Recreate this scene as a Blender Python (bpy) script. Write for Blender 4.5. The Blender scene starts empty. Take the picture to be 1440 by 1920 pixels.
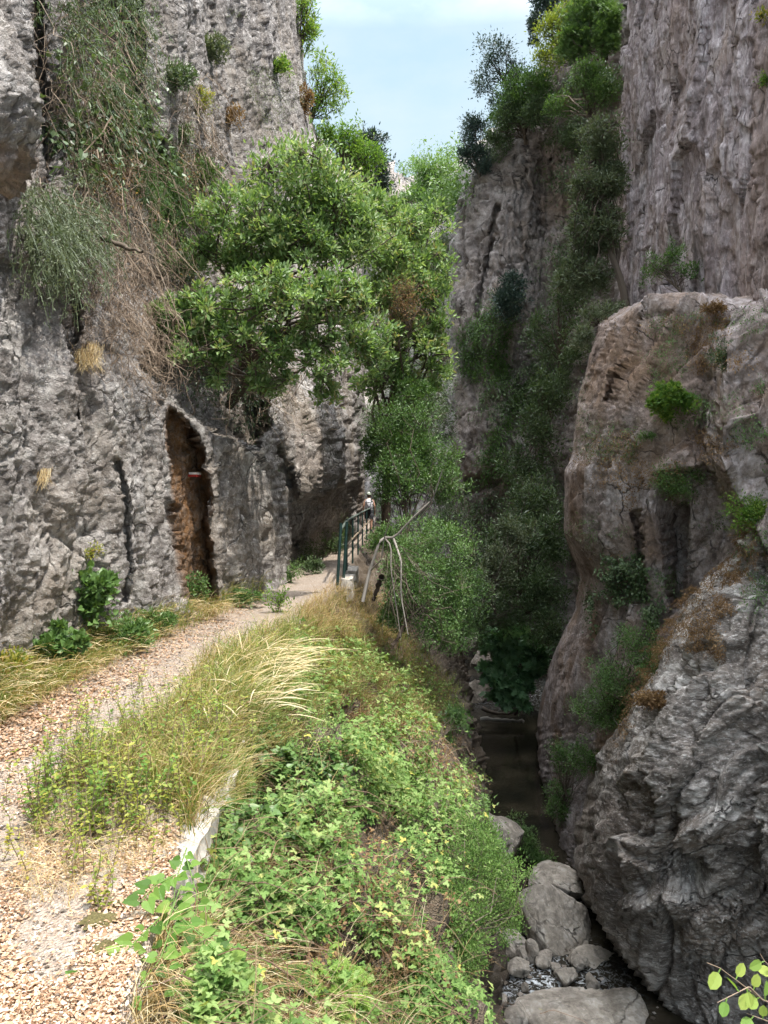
import bpy, math, random
import numpy as np
from mathutils import Vector, Matrix
random.seed(7); rng = np.random.default_rng(7)
SC = bpy.context.scene
COL = SC.collection
R_ = math.radians

# ------------------------------------------------------------------ camera
F, CX, HY, EYE = 1440.0, 720.0, 930.0, 1.6
cam_d = bpy.data.cameras.new('camera'); cam = bpy.data.objects.new('camera', cam_d); COL.objects.link(cam)
cam.location = (0, 0, EYE); cam.rotation_euler = (R_(90), 0, 0)
cam_d.sensor_fit = 'VERTICAL'; cam_d.sensor_height = 36; cam_d.sensor_width = 27; cam_d.lens = 27
cam_d.shift_y = -(960 - HY) / 1920.0
cam_d.clip_start = 0.05; cam_d.clip_end = 1000
SC.camera = cam

# ------------------------------------------------------------------ light
SUN_EL, SUN_AZ = 66.0, 132.0       # azimuth clockwise from +Y (the way the camera looks)
sd = bpy.data.lights.new('sun', 'SUN'); sun = bpy.data.objects.new('sun', sd); COL.objects.link(sun)
sd.energy = 2.1; sd.angle = R_(0.6); sd.color = (1.0, 0.94, 0.85)
az, el = R_(SUN_AZ), R_(SUN_EL)
sv = Vector((math.sin(az) * math.cos(el), math.cos(az) * math.cos(el), math.sin(el)))
sun.rotation_euler = sv.to_track_quat('Z', 'Y').to_euler(); sun.location = (20, -20, 60)
world = bpy.data.worlds.new('World'); SC.world = world; world.use_nodes = True
nt = world.node_tree; nt.nodes.clear()
wo = nt.nodes.new('ShaderNodeOutputWorld'); bg = nt.nodes.new('ShaderNodeBackground')
sky = nt.nodes.new('ShaderNodeTexSky'); sky.sky_type = 'NISHITA'; sky.sun_disc = False
sky.sun_elevation = el; sky.sun_rotation = az; sky.air_density = 1.0; sky.dust_density = 1.5; sky.ozone_density = 1.0
tc = nt.nodes.new('ShaderNodeTexCoord'); mp = nt.nodes.new('ShaderNodeMapping'); mp.inputs['Scale'].default_value = (1.2, 1.2, 2.6)
ns = nt.nodes.new('ShaderNodeTexNoise'); ns.inputs['Scale'].default_value = 2.2; ns.inputs['Detail'].default_value = 7; ns.inputs['Roughness'].default_value = .55
cr = nt.nodes.new('ShaderNodeValToRGB'); cr.color_ramp.elements[0].position = .40; cr.color_ramp.elements[1].position = .66
cr.color_ramp.elements[0].color = (.16, .16, .16, 1); cr.color_ramp.elements[1].color = (.9, .9, .9, 1)
mx = nt.nodes.new('ShaderNodeMix'); mx.data_type = 'RGBA'; mx.inputs['B'].default_value = (7.0, 7.5, 7.8, 1)
nt.links.new(tc.outputs['Generated'], mp.inputs[0]); nt.links.new(mp.outputs[0], ns.inputs['Vector'])
nt.links.new(ns.outputs['Fac'], cr.inputs[0]); nt.links.new(cr.outputs[0], mx.inputs['Factor'])
sx0 = nt.nodes.new('ShaderNodeSeparateXYZ'); nt.links.new(tc.outputs['Generated'], sx0.inputs[0])
hz = nt.nodes.new('ShaderNodeValToRGB'); nt.links.new(sx0.outputs[2], hz.inputs[0])
hz.color_ramp.elements[0].position = .52; hz.color_ramp.elements[1].position = .80
hz.color_ramp.elements[0].color = (2.0, 2.3, 2.4, 1); hz.color_ramp.elements[1].color = (27, 27.5, 28, 1)
nt.links.new(hz.outputs[0], mx.inputs['B'])
cv = nt.nodes.new('ShaderNodeMix'); cv.data_type = 'RGBA'; cv.inputs['B'].default_value = (1.4, 1.95, 2.3, 1)
hf = nt.nodes.new('ShaderNodeMapRange'); hf.inputs['From Min'].default_value = .50; hf.inputs['From Max'].default_value = .75; hf.inputs['To Min'].default_value = .8; hf.inputs['To Max'].default_value = .0
nt.links.new(sx0.outputs[2], hf.inputs[0]); nt.links.new(hf.outputs[0], cv.inputs['Factor']); nt.links.new(sky.outputs[0], cv.inputs['A'])
nt.links.new(cv.outputs['Result'], mx.inputs['A']); nt.links.new(mx.outputs['Result'], bg.inputs[0])
bg.inputs[1].default_value = 0.15; nt.links.new(bg.outputs[0], wo.inputs[0])
SC.view_settings.view_transform = 'Standard'; SC.view_settings.look = 'None'
SC.view_settings.gamma = 1.0; SC.view_settings.exposure = 1.52
SC.cycles.max_bounces = 8; SC.cycles.transparent_max_bounces = 8

# ------------------------------------------------------------------ helpers
def W(px, py, d):
    px = np.asarray(px, float); py = np.asarray(py, float); d = np.asarray(d, float)
    return np.stack(np.broadcast_arrays((px - CX) / F * d, d, EYE + (HY - py) / F * d), -1)
def w1(px, py, d): return W(px, py, d)
def proj(P):
    y = np.maximum(P[..., 1], 1e-3)
    return CX + P[..., 0] / y * F, HY - (P[..., 2] - EYE) / y * F
def nrm(v): return v / np.maximum(np.linalg.norm(v, axis=-1, keepdims=True), 1e-9)
def hsh(x, y, z, s):
    n = (x.astype(np.int64) * 374761393 + y.astype(np.int64) * 668265263 + z.astype(np.int64) * 1440662683 + s * 974634777) & 0xFFFFFFFF
    n = ((n ^ (n >> 13)) * 1274126177) & 0xFFFFFFFF
    n = ((n ^ (n >> 15)) * 2246822519) & 0xFFFFFFFF
    return ((n ^ (n >> 16)) & 0xFFFFFF) / float(0xFFFFFF)
def vnoise(P, s=0):
    i = np.floor(P).astype(np.int64); f = P - i; f = f * f * f * (f * (f * 6 - 15) + 10)
    r = 0
    for a in (0, 1):
        for b in (0, 1):
            for c in (0, 1):
                w = (f[..., 0] if a else 1 - f[..., 0]) * (f[..., 1] if b else 1 - f[..., 1]) * (f[..., 2] if c else 1 - f[..., 2])
                r = r + w * hsh(i[..., 0] + a, i[..., 1] + b, i[..., 2] + c, s)
    return r * 2 - 1
def fbm(P, o=4, s=0, ridge=False):
    r = 0; a = .5
    for k in range(o):
        n = vnoise(P * 2 ** k + k * 13.7, s + k)
        r = r + a * ((1 - 2 * np.abs(n)) if ridge else n); a *= .5
    return r
def facets(P, size, s=0, tilt=.9):
    """broken rock: every Voronoi cell is a tilted plane at its own height"""
    Q = P / size; i = np.floor(Q).astype(np.int64)
    best = np.full(Q.shape[:-1], 1e9); val = np.zeros(Q.shape[:-1])
    for a in (-1, 0, 1):
        for b in (-1, 0, 1):
            for c in (-1, 0, 1):
                x, y, z = i[..., 0] + a, i[..., 1] + b, i[..., 2] + c
                j = [hsh(x, y, z, s + k) for k in range(3)]
                dx = Q[..., 0] - x - j[0]; dy = Q[..., 1] - y - j[1]; dz = Q[..., 2] - z - j[2]
                dd = dx * dx + dy * dy + dz * dz
                v = (dx * (j[1] * 2 - 1) + dy * (j[2] * 2 - 1) + dz * (j[0] * 2 - 1)) * tilt * 1.6 + (hsh(x, y, z, s + 9) - .5)
                m = dd < best; best = np.where(m, dd, best); val = np.where(m, v, val)
    return val
def inpoly(px, py, poly):
    c = np.zeros(np.shape(px), bool); n = len(poly); j = n - 1
    for i in range(n):
        xi, yi = poly[i]; xj, yj = poly[j]
        if yi != yj:
            c ^= ((yi > py) != (yj > py)) & (px < (xj - xi) * (py - yi) / (yj - yi) + xi)
        j = i
    return c
def softpoly(px, py, poly, soft):
    m = 0
    for k in range(9):
        a = k * 2.4; r = soft * math.sqrt(k / 9)
        m = m + inpoly(px + r * math.cos(a), py + r * math.sin(a), poly)
    return m / 9.0

def mk(name, V, F, mat, parent=None, attrs=None, smooth=False):
    """F: list of (n,k) integer arrays"""
    V = np.ascontiguousarray(V, np.float32).reshape(-1, 3)
    F = [np.asarray(f, np.int32) for f in (F if isinstance(F, list) else [F]) if len(f)]
    me = bpy.data.meshes.new(name)
    me.vertices.add(len(V)); me.vertices.foreach_set('co', V.ravel())
    tot = np.concatenate([np.full(len(f), f.shape[1], np.int32) for f in F])
    li = np.concatenate([f.ravel() for f in F])
    me.loops.add(len(li)); me.loops.foreach_set('vertex_index', li)
    me.polygons.add(len(tot)); st = np.zeros(len(tot), np.int32); st[1:] = np.cumsum(tot)[:-1]
    me.polygons.foreach_set('loop_start', st); me.polygons.foreach_set('loop_total', tot)
    me.polygons.foreach_set('use_smooth', np.full(len(tot), smooth))
    me.update(calc_edges=True)
    for k, a in (attrs or {}).items():
        at = me.attributes.new(k, 'FLOAT', 'POINT'); at.data.foreach_set('value', np.ascontiguousarray(a, np.float32).ravel())
    me.materials.append(mat)
    o = bpy.data.objects.new(name, me); COL.objects.link(o)
    if parent: o.parent = parent
    return o
def tag(o, label=None, cat=None, group=None, kind=None):
    if label: o['label'] = label
    if cat: o['category'] = cat
    if group: o['group'] = group
    if kind: o['kind'] = kind
    return o
def thing(name, label, cat, loc=(0, 0, 0), group=None):
    o = bpy.data.objects.new(name, None); COL.objects.link(o); o.location = [float(a) for a in loc]; o.empty_display_size = .1
    return tag(o, label, cat, group)

# ------------------------------------------------------------------ materials
def newmat(name):
    m = bpy.data.materials.new(name); m.use_nodes = True; t = m.node_tree
    return m, t, t.nodes['Principled BSDF'], t.nodes['Material Output']
def ramp(t, els, src=None, mode='LINEAR'):
    n = t.nodes.new('ShaderNodeValToRGB'); e = n.color_ramp.elements; n.color_ramp.interpolation = mode
    while len(e) < len(els): e.new(.5)
    for q, (p, c) in zip(e, els): q.position = p; q.color = (*c, 1) if len(c) == 3 else c
    if src: t.links.new(src, n.inputs[0])
    return n.outputs[0]
def tnoise(t, vec, scale, detail=6, rough=.6, dist=0):
    n = t.nodes.new('ShaderNodeTexNoise'); n.inputs['Scale'].default_value = scale; n.inputs['Detail'].default_value = detail
    n.inputs['Roughness'].default_value = rough; n.inputs['Distortion'].default_value = dist
    t.links.new(vec, n.inputs['Vector']); return n.outputs['Fac']
def tmix(t, fac, a, b, mode='MIX'):
    n = t.nodes.new('ShaderNodeMix'); n.data_type = 'RGBA'; n.blend_type = mode
    for v, k in ((fac, 'Factor'), (a, 'A'), (b, 'B')):
        if isinstance(v, (int, float)): n.inputs[k].default_value = v
        elif isinstance(v, tuple): n.inputs[k].default_value = (*v, 1)
        else: t.links.new(v, n.inputs[k])
    return n.outputs['Result']
def tmath(t, op, a, b):
    n = t.nodes.new('ShaderNodeMath'); n.operation = op
    for i, v in enumerate((a, b)):
        if isinstance(v, (int, float)): n.inputs[i].default_value = v
        else: t.links.new(v, n.inputs[i])
    return n.outputs[0]
def tvec(t, scale=(1, 1, 1), rot=(0, 0, 0)):
    c = t.nodes.new('ShaderNodeTexCoord'); m = t.nodes.new('ShaderNodeMapping')
    m.inputs['Scale'].default_value = scale; m.inputs['Rotation'].default_value = rot
    t.links.new(c.outputs['Object'], m.inputs[0]); return m.outputs[0]
def tattr(t, name):
    n = t.nodes.new('ShaderNodeAttribute'); n.attribute_name = name; return n.outputs['Fac']
def tbump(t, h, bsdf, strength=.6, dist=.02):
    b = t.nodes.new('ShaderNodeBump'); b.inputs['Strength'].default_value = strength; b.inputs['Distance'].default_value = dist
    t.links.new(h, b.inputs['Height']); t.links.new(b.outputs[0], bsdf.inputs['Normal'])

def rockmat(name, dark, mid, light, tint, stain=(.15, .08, .035), vscale=(1, 1, 1), fine=26, tintamt=.5, rough=.85, bump=.04, moss=0.0, rot=(0, 0, 0), specks=.60, streak=0.0, bw=(.9, .35, 1.5, .55)):
    m, t, b, o = newmat(name)
    v = tvec(t, vscale, rot); v1 = tvec(t)
    n1 = tnoise(t, v, 1.3, 9, .68, .3); n2 = tnoise(t, v, fine * .3, 8, .72); n3 = tnoise(t, v1, .55, 5, .6, .5)
    nb = tmath(t, 'ADD', tmath(t, 'MULTIPLY', n1, .5), tmath(t, 'MULTIPLY', n2, .5))
    c = ramp(t, [(.36, dark), (.5, mid), (.62, light)], nb)
    c = tmix(t, ramp(t, [(.48, (0, 0, 0)), (.66, (tintamt,) * 3)], n3), c, tint)
    n4 = tnoise(t, v, fine, 5, .7)
    c = tmix(t, ramp(t, [(specks, (0, 0, 0)), (specks + .1, (.8, .8, .8))], n4), c, light)       # pale lichen specks, also highlights painted on the raised grains
    if streak:
        n6 = tnoise(t, tvec(t, (1, 1, .07)), 3.2, 6, .7)
        c = tmix(t, ramp(t, [(.50, (0, 0, 0)), (.62, (streak,) * 3)], n6), c, light)
        n7 = tnoise(t, tvec(t, (1, 1, .05), (0, 0, .5)), 2.1, 6, .7)
        c = tmix(t, ramp(t, [(.50, (0, 0, 0)), (.64, (streak,) * 3)], n7), c, dark)
    if moss:
        n5 = tnoise(t, v1, 2.1, 6, .7)
        c = tmix(t, ramp(t, [(.58, (0, 0, 0)), (.7, (moss,) * 3)], n5), c, (.07, .075, .03))
    st = tmath(t, 'MULTIPLY', tattr(t, 'stain'), ramp(t, [(.3, (.25,) * 3), (.55, (1, 1, 1))], n2))
    c = tmix(t, st, c, tmix(t, n1, stain, tuple(q * 2.0 for q in stain)))
    # chipped faces: every cell a tilted plane, with its own slight tone
    wv = t.nodes.new('ShaderNodeTexNoise'); wv.inputs['Scale'].default_value = 3.0; wv.inputs['Detail'].default_value = 3; t.links.new(v, wv.inputs['Vector'])
    wq = t.nodes.new('ShaderNodeVectorMath'); wq.operation = 'MULTIPLY_ADD'; wq.inputs[1].default_value = (.35,) * 3
    t.links.new(wv.outputs['Color'], wq.inputs[0]); t.links.new(v, wq.inputs[2])
    def chips(sc):
        vo = t.nodes.new('ShaderNodeTexVoronoi'); vo.inputs['Scale'].default_value = sc; t.links.new(wq.outputs[0], vo.inputs['Vector'])
        m1 = t.nodes.new('ShaderNodeVectorMath'); m1.operation = 'SCALE'; m1.inputs['Scale'].default_value = sc; t.links.new(wq.outputs[0], m1.inputs[0])
        m0 = t.nodes.new('ShaderNodeVectorMath'); m0.operation = 'SCALE'; m0.inputs['Scale'].default_value = sc; t.links.new(vo.outputs['Position'], m0.inputs[0])
        sb = t.nodes.new('ShaderNodeVectorMath'); sb.operation = 'SUBTRACT'; t.links.new(m1.outputs[0], sb.inputs[0]); t.links.new(m0.outputs[0], sb.inputs[1])
        cc = t.nodes.new('ShaderNodeVectorMath'); cc.operation = 'SUBTRACT'; cc.inputs[1].default_value = (.5,) * 3; t.links.new(vo.outputs['Color'], cc.inputs[0])
        d = t.nodes.new('ShaderNodeVectorMath'); d.operation = 'DOT_PRODUCT'; t.links.new(sb.outputs[0], d.inputs[0]); t.links.new(cc.outputs[0], d.inputs[1])
        sx_ = t.nodes.new('ShaderNodeSeparateXYZ'); t.links.new(vo.outputs['Color'], sx_.inputs[0])
        return tmath(t, 'ADD', d.outputs['Value'], tmath(t, 'MULTIPLY', sx_.outputs[0], .35)), sx_.outputs[1]
    h1, k1 = chips(fine * .15); h2, k2 = chips(fine * .55)
    tone = tmath(t, 'ADD', tmath(t, 'MULTIPLY', k1, .22), tmath(t, 'MULTIPLY', k2, .40))
    tone = tmath(t, 'ADD', tone, .70)
    sc_ = t.nodes.new('ShaderNodeVectorMath'); sc_.operation = 'SCALE'; t.links.new(c, sc_.inputs[0]); t.links.new(tone, sc_.inputs['Scale'])
    # dirt-filled fissures
    ve = t.nodes.new('ShaderNodeTexVoronoi'); ve.feature = 'DISTANCE_TO_EDGE'; ve.inputs['Scale'].default_value = fine * .055; t.links.new(wq.outputs[0], ve.inputs['Vector'])
    cm = tmath(t, 'MULTIPLY', ramp(t, [(.0, (1, 1, 1)), (.022, (0, 0, 0))], ve.outputs['Distance']), ramp(t, [(.45, (0, 0, 0)), (.6, (.85,) * 3)], n1))
    c = tmix(t, cm, sc_.outputs[0], tuple(q * .35 for q in dark))
    hh = tmath(t, 'ADD', tmath(t, 'MULTIPLY', n2, bw[0]), tmath(t, 'MULTIPLY', n4, bw[1]))
    hh = tmath(t, 'ADD', hh, tmath(t, 'ADD', tmath(t, 'MULTIPLY', h1, bw[2]), tmath(t, 'MULTIPLY', h2, bw[3])))
    hh = tmath(t, 'SUBTRACT', hh, cm)
    tbump(t, hh, b, 1.0, bump)
    t.links.new(c, b.inputs['Base Color']); b.inputs['Roughness'].default_value = rough; b.inputs['Specular IOR Level'].default_value = .3
    return m
M = {}
M['rock_left'] = rockmat('rock_left', (.11, .095, .085), (.33, .305, .29), (.62, .60, .575), (.32, .26, .19), moss=.2, bump=.06, tintamt=.5, bw=(.8, 1.1, .5, .75), specks=.56, fine=24)
M['rock_tall'] = rockmat('rock_tall', (.16, .125, .12), (.38, .325, .335), (.68, .63, .65), (.30, .23, .18), vscale=(1.2, 1.2, .5), fine=30, tintamt=.6, streak=.6, bump=.05)
M['rock_right'] = rockmat('rock_right', (.15, .115, .10), (.37, .31, .285), (.66, .60, .60), (.32, .21, .13), moss=.4, vscale=(1, 1, .8), tintamt=.75, bump=.05)
M['rock_near'] = rockmat('rock_near', (.085, .07, .06), (.30, .265, .235), (.80, .77, .73), (.27, .195, .13), rot=(0, .6, 0), vscale=(.7, 1, 1.7), fine=20, rough=.5, specks=.54, bump=.07, moss=.2)
M['rock_far'] = rockmat('rock_far', (.13, .11, .10), (.28, .25, .235), (.42, .39, .37), (.24, .19, .14), fine=9, tintamt=.5, bump=.09)
M['boulder'] = rockmat('boulder', (.15, .13, .105), (.34, .30, .25), (.50, .46, .41), (.20, .165, .115), fine=16, bump=.03, moss=.35)

def leafmat(name, cols, trans=.35, rough=.42, spec=.5):
    m, t, b, o = newmat(name)
    c = ramp(t, [(i / max(1, len(cols) - 1), q) for i, q in enumerate(cols)], tattr(t, 'v'))
    t.links.new(c, b.inputs['Base Color']); b.inputs['Roughness'].default_value = rough; b.inputs['Specular IOR Level'].default_value = spec
    tr = t.nodes.new('ShaderNodeBsdfTranslucent'); t.links.new(tmix(t, 1.0, c, (1.0, 1.0, .45), 'MULTIPLY'), tr.inputs[0])
    ms = t.nodes.new('ShaderNodeMixShader'); ms.inputs[0].default_value = trans
    t.links.new(b.outputs[0], ms.inputs[1]); t.links.new(tr.outputs[0], ms.inputs[2]); t.links.new(ms.outputs[0], o.inputs[0])
    return m
M['laurel'] = leafmat('laurel_leaf', [(.07, .13, .045), (.14, .24, .08), (.23, .36, .13), (.38, .50, .26), (.38, .28, .12)], .45, .42, .35)
M['fig_leaf'] = leafmat('fig_leaf', [(.09, .20, .09), (.15, .30, .14), (.22, .40, .20), (.30, .48, .28)], .35, .45)
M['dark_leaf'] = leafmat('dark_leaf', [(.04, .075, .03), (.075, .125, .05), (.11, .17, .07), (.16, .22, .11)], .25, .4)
M['grey_leaf'] = leafmat('grey_leaf', [(.075, .11, .05), (.13, .17, .09), (.18, .22, .13), (.25, .27, .17)], .25, .45)
M['blue_leaf'] = leafmat('blue_leaf', [(.03, .06, .05), (.05, .09, .075), (.09, .14, .12)], .2, .4)
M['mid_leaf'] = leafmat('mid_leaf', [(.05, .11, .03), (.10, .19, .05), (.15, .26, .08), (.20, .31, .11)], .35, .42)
M['bright_leaf'] = leafmat('bright_leaf', [(.07, .15, .03), (.13, .26, .05), (.22, .36, .08), (.36, .44, .10)], .5, .5, .3)
M['yellow_leaf'] = leafmat('yellow_leaf', [(.16, .24, .04), (.28, .33, .06), (.42, .40, .08), (.5, .34, .06)], .45, .5)
M['bramble'] = leafmat('bramble_leaf', [(.06, .12, .03), (.12, .22, .055), (.20, .32, .09), (.32, .42, .16), (.48, .44, .12)], .4, .6, .2)
M['dry_grass'] = leafmat('dry_grass', [(.30, .19, .08), (.46, .33, .16), (.62, .50, .30), (.74, .65, .45)], .3, .6, .2)
M['green_grass'] = leafmat('green_grass', [(.08, .15, .03), (.16, .25, .05), (.30, .34, .10), (.50, .42, .18)], .4, .5, .3)
M['orange_dry'] = leafmat('orange_dry', [(.14, .08, .04), (.26, .16, .08), (.38, .26, .14)], .3, .6, .2)
M['litter'] = leafmat('leaf_litter', [(.20, .11, .06), (.38, .24, .15), (.55, .38, .26), (.68, .54, .42), (.80, .72, .62)], .1, .65, .2)
M['cane'] = leafmat('cane', [(.08, .045, .03), (.16, .09, .06), (.22, .17, .09)], 0, .6, .3)
M['twig'] = leafmat('dry_twig', [(.12, .085, .06), (.24, .18, .13), (.38, .31, .24)], 0, .8, .2)
M['bark'] = leafmat('bark', [(.06, .045, .035), (.10, .08, .06), (.17, .14, .115)], 0, .85, .2)
M['grey_bark'] = leafmat('grey_bark', [(.17, .15, .13), (.25, .23, .20), (.34, .31, .28)], 0, .85, .2)

def flat(name, c, rough=.6, metal=0, bump=0, var=.25, scale=30):
    m, t, b, o = newmat(name); v = tvec(t); n = tnoise(t, v, scale, 5, .6)
    col = ramp(t, [(.3, tuple(q * (1 - var) for q in c)), (.7, tuple(min(1, q * (1 + var)) for q in c))], n)
    t.links.new(col, b.inputs['Base Color']); b.inputs['Roughness'].default_value = rough; b.inputs['Metallic'].default_value = metal
    if bump: tbump(t, n, b, .6, bump)
    return m

# ------------------------------------------------------------------ geometry records for placing plants on the real surfaces
SURF_P, SURF_N, SURF_K = [], [], []
def upsample(ctrl, nu, nv, smooth=2):
    """ctrl rows x cols x 3 -> nv x nu x 3, piecewise linear then relaxed"""
    ctrl = np.asarray(ctrl, float); r, c, _ = ctrl.shape
    u = np.linspace(0, c - 1, nu) if np.isscalar(nu) else np.asarray(nu, float); v = np.linspace(0, r - 1, nv) if np.isscalar(nv) else np.asarray(nv, float)
    ui = np.clip(np.floor(u).astype(int), 0, c - 2); uf = (u - ui)[None, :, None]
    vi = np.clip(np.floor(v).astype(int), 0, r - 2); vf = (v - vi)[:, None, None]
    A = ctrl[vi][:, ui] * (1 - uf) + ctrl[vi][:, ui + 1] * uf
    B = ctrl[vi + 1][:, ui] * (1 - uf) + ctrl[vi + 1][:, ui + 1] * uf
    G = A * (1 - vf) + B * vf
    for _ in range(smooth):
        k = 1
        G[k:-k] = (G[:-2 * k] + G[2 * k:] + 2 * G[k:-k]) / 4
        G[:, k:-k] = (G[:, :-2 * k] + G[:, 2 * k:] + 2 * G[:, k:-k]) / 4
    return G
def arcparam(lens, total):
    """number of samples per control interval proportional to its length"""
    out = []; s = sum(lens)
    for i, l in enumerate(lens):
        n = max(1, int(round(total * l / s))); out += list(i + np.arange(n) / n)
    return np.array(out + [len(lens)], float)
def gridnormals(P, toward=(0, 0, EYE)):
    du = np.gradient(P, axis=1); dv = np.gradient(P, axis=0); n = nrm(np.cross(du, dv))
    t = np.asarray(toward, float) - P
    if np.mean(np.sum(n * t, -1)) < 0: n = -n
    return n
def gridmesh(name, P, mat, attrs=None, smooth=True, key='rock', rec=True):
    h, w, _ = P.shape; idx = np.arange(h * w).reshape(h, w)
    q = np.stack([idx[:-1, :-1], idx[:-1, 1:], idx[1:, 1:], idx[1:, :-1]], -1).reshape(-1, 4)
    N = gridnormals(P)
    # orient faces with the normals
    n0 = np.cross(P[0, 1] - P[0, 0], P[1, 0] - P[0, 0])
    du = P[:-1, 1:] - P[:-1, :-1]; dv = P[1:, :-1] - P[:-1, :-1]
    if np.mean(np.sum(np.cross(du, dv) * N[:-1, :-1], -1)) < 0: q = q[:, ::-1]
    o = mk(name, P.reshape(-1, 3), [q], mat, None, attrs, smooth)
    if rec: SURF_P.append(P.reshape(-1, 3)); SURF_N.append(N.reshape(-1, 3)); SURF_K.append(np.full(h * w, {'rock': 0, 'ground': 1}[key]))
    return o
def cracks(P, seed, an=(1.1, 1.1, .32), w=.035, amp=.14):
    Q = P * np.array(an); Q = Q + .25 * np.stack([vnoise(P * 1.7, seed), vnoise(P * 1.7, seed + 1), vnoise(P * 1.7, seed + 2)], -1)
    n = fbm(Q, 2, seed + 3); m_ = fbm(P * .6, 2, seed + 6)
    return -amp * np.exp(-(n / w) ** 2) * np.clip(m_ * 3 + .9, 0, 1)
def rough_disp(P, a=1.0, seed=0, strata=0.0, sdir=(.3, .2, .93), big=1.0, sc=1.0, mat=None, mid=1.0, f2=1.0):
    warp = np.stack([vnoise(P * .9, seed + 60), vnoise(P * .9 + 9, seed + 61), vnoise(P * .9 + 19, seed + 62)], -1) * .35
    Q = (P + warp) / sc
    if mat is not None: Q = Q @ mat
    A = np.array([1, 1, .62])
    d = big * .9 * fbm(P / sc * .35, 3, seed + 3)
    d = d + .26 * facets(Q * A, 1.5, seed) + .10 * f2 * facets(Q * A, .55, seed + 20) + .036 * facets(Q, .2, seed + 40)
    fine = .05 if seed not in (11, 41) else .02
    d = d + mid * .09 * fbm(Q * 2.2, 4, seed + 5, True) + fine * facets(P, .10, seed + 70)
    if strata:
        s = Q @ np.asarray(sdir) * 2.6 + .6 * fbm(Q * 1.2, 3, seed + 8)
        d = d + strata * ((s % 1) ** 1.5 - .4) + strata * .5 * (((s * 3.1) % 1) - .5)
    return d * a * sc
def pushdepth(G, pushes):
    """G in (px,py,1/d): carve recesses / raise bulges"""
    for poly, amt, soft in pushes:
        m = softpoly(G[..., 0], G[..., 1], poly, soft); d = 1 / G[..., 2]
        G[..., 2] = 1 / (d + amt * m)
    return G
def pxcliff(name, rows, mat, nu, nv, disp, pushes=(), stains=(), smooth=8, calm=0):
    """rows: list of lists of (px,py,d)"""
    C = np.array(rows, float); C[..., 2] = 1 / C[..., 2]
    lu = np.hypot(np.diff(C[..., 0], axis=1), np.diff(C[..., 1], axis=1)).mean(0) + 1
    lv = np.hypot(np.diff(C[..., 0], axis=0), np.diff(C[..., 1], axis=0)).mean(1) + 1
    lu = np.minimum(lu, 420); lv = np.minimum(lv, 420)
    G = upsample(C, arcparam(list(lu), nu), arcparam(list(lv), nv), smooth)
    N = gridnormals(W(G[..., 0], G[..., 1], 1 / G[..., 2]))
    for _ in range(24):
        N[1:-1] = (N[:-2] + N[2:] + 2 * N[1:-1]) / 4; N[:, 1:-1] = (N[:, :-2] + N[:, 2:] + 2 * N[:, 1:-1]) / 4
    G = pushdepth(G, pushes)
    st = np.zeros(G.shape[:2])
    for poly, amt, soft in stains: st = np.maximum(st, amt * softpoly(G[..., 0], G[..., 1], poly, soft))
    P = W(G[..., 0], G[..., 1], 1 / G[..., 2])
    N = nrm(N)
    wt = 1.0
    if calm:      # the turned-away rims weather smoother
        fc = np.abs(np.sum(N * nrm(np.array([0, 0, EYE]) - P), -1)); wt = calm + (1 - calm) * np.clip(fc / .55, 0, 1) ** 1.5
    dd_ = disp(P); dd_ = dd_[0] * wt + dd_[1] * np.clip((wt - calm) / (1 - calm) * 1.3 + .1, 0, 1) if isinstance(dd_, tuple) else dd_ * wt
    P = P + N * dd_[..., None]
    return P, st

# ---- terrain: path, bank, stream bed as one lofted sheet
Y_ = [-8, 0, 2.2, 4, 7, 10, 14, 20, 30, 45, 80]
def prof(Y):
    I = lambda ys: float(np.interp(Y, Y_, ys))
    xl = I([-3.6, -3.6, -3.4, -3.4, -3.1, -2.7, -2.3, -2.2, -2.1, -1.9, -2.5]); xr = I([.9, .3, -.82, -.98, -1.15, -1.1, -.88, -.85, -.8, -.7, -.5])
    sx = I([2.0, 1.2, .25, .25, .4, .72, 1.25, 1.85, 2.6, 3.8, 6]); sz = I([-2, -1.8, -1.35, -1.35, -1.5, -1.9, -2.8, -3.6, -4.6, -5.4, -6])
    wl = I([1.8, 1.8, 1.6, 1.6, 1.6, 1.6, 1.9, 2.7, 3.3, 4.4, 7]); wr = I([6, 6, 6, 6, 6, 6, 5.2, 5.6, 6, 7, 10])
    return [(xl - 3.5, .5), (xl - .6, .30), (xl, .09), (xl + .35, .01), ((xl + xr) / 2, -.03), (xr - .15, 0.0), (xr, -.03), (xr + .12, -.34),
            (xr * .55 + sx * .45, sz * .52), (sx, sz), (sx + .35 * (wl - sx) + .25, sz * .5 - 3.4), (wl, -7.05), ((wl + wr) / 2, -7.45), (wr, -7.1), (wr + 4, -6.6)]
Ys = np.concatenate([np.linspace(-8, .8, 14)[:-1], .8 * np.exp(np.linspace(0, math.log(80 / .8), 560))])
T = np.array([[(x, Y, z) for x, z in prof(Y)] for Y in Ys])
ncol = T.shape[1]
uu = arcparam([2, 1, 1.2, 2, 2, 1, .8, 1.5, 3, 3, 3, 3, 2, 2, 1], 420)
ui = np.clip(np.floor(uu).astype(int), 0, ncol - 2); uf = (uu - ui)[None, :, None]
G = T[:, ui] * (1 - uf) + T[:, ui + 1] * uf
for _ in range(2): G[:, 1:-1] = (G[:, :-2] + G[:, 2:] + 2 * G[:, 1:-1]) / 4
UCOL = np.broadcast_to(uu[None, :], G.shape[:2])
bankm = np.clip((UCOL - 6.3) / 1.2, 0, 1) * np.clip((12.5 - UCOL) / 1.5, .35, 1)
pathm = np.clip((UCOL - 1.9) / .8, 0, 1) * np.clip((6.6 - UCOL) / .4, 0, 1)
N0 = gridnormals(G, (0, 5, 30))
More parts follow.
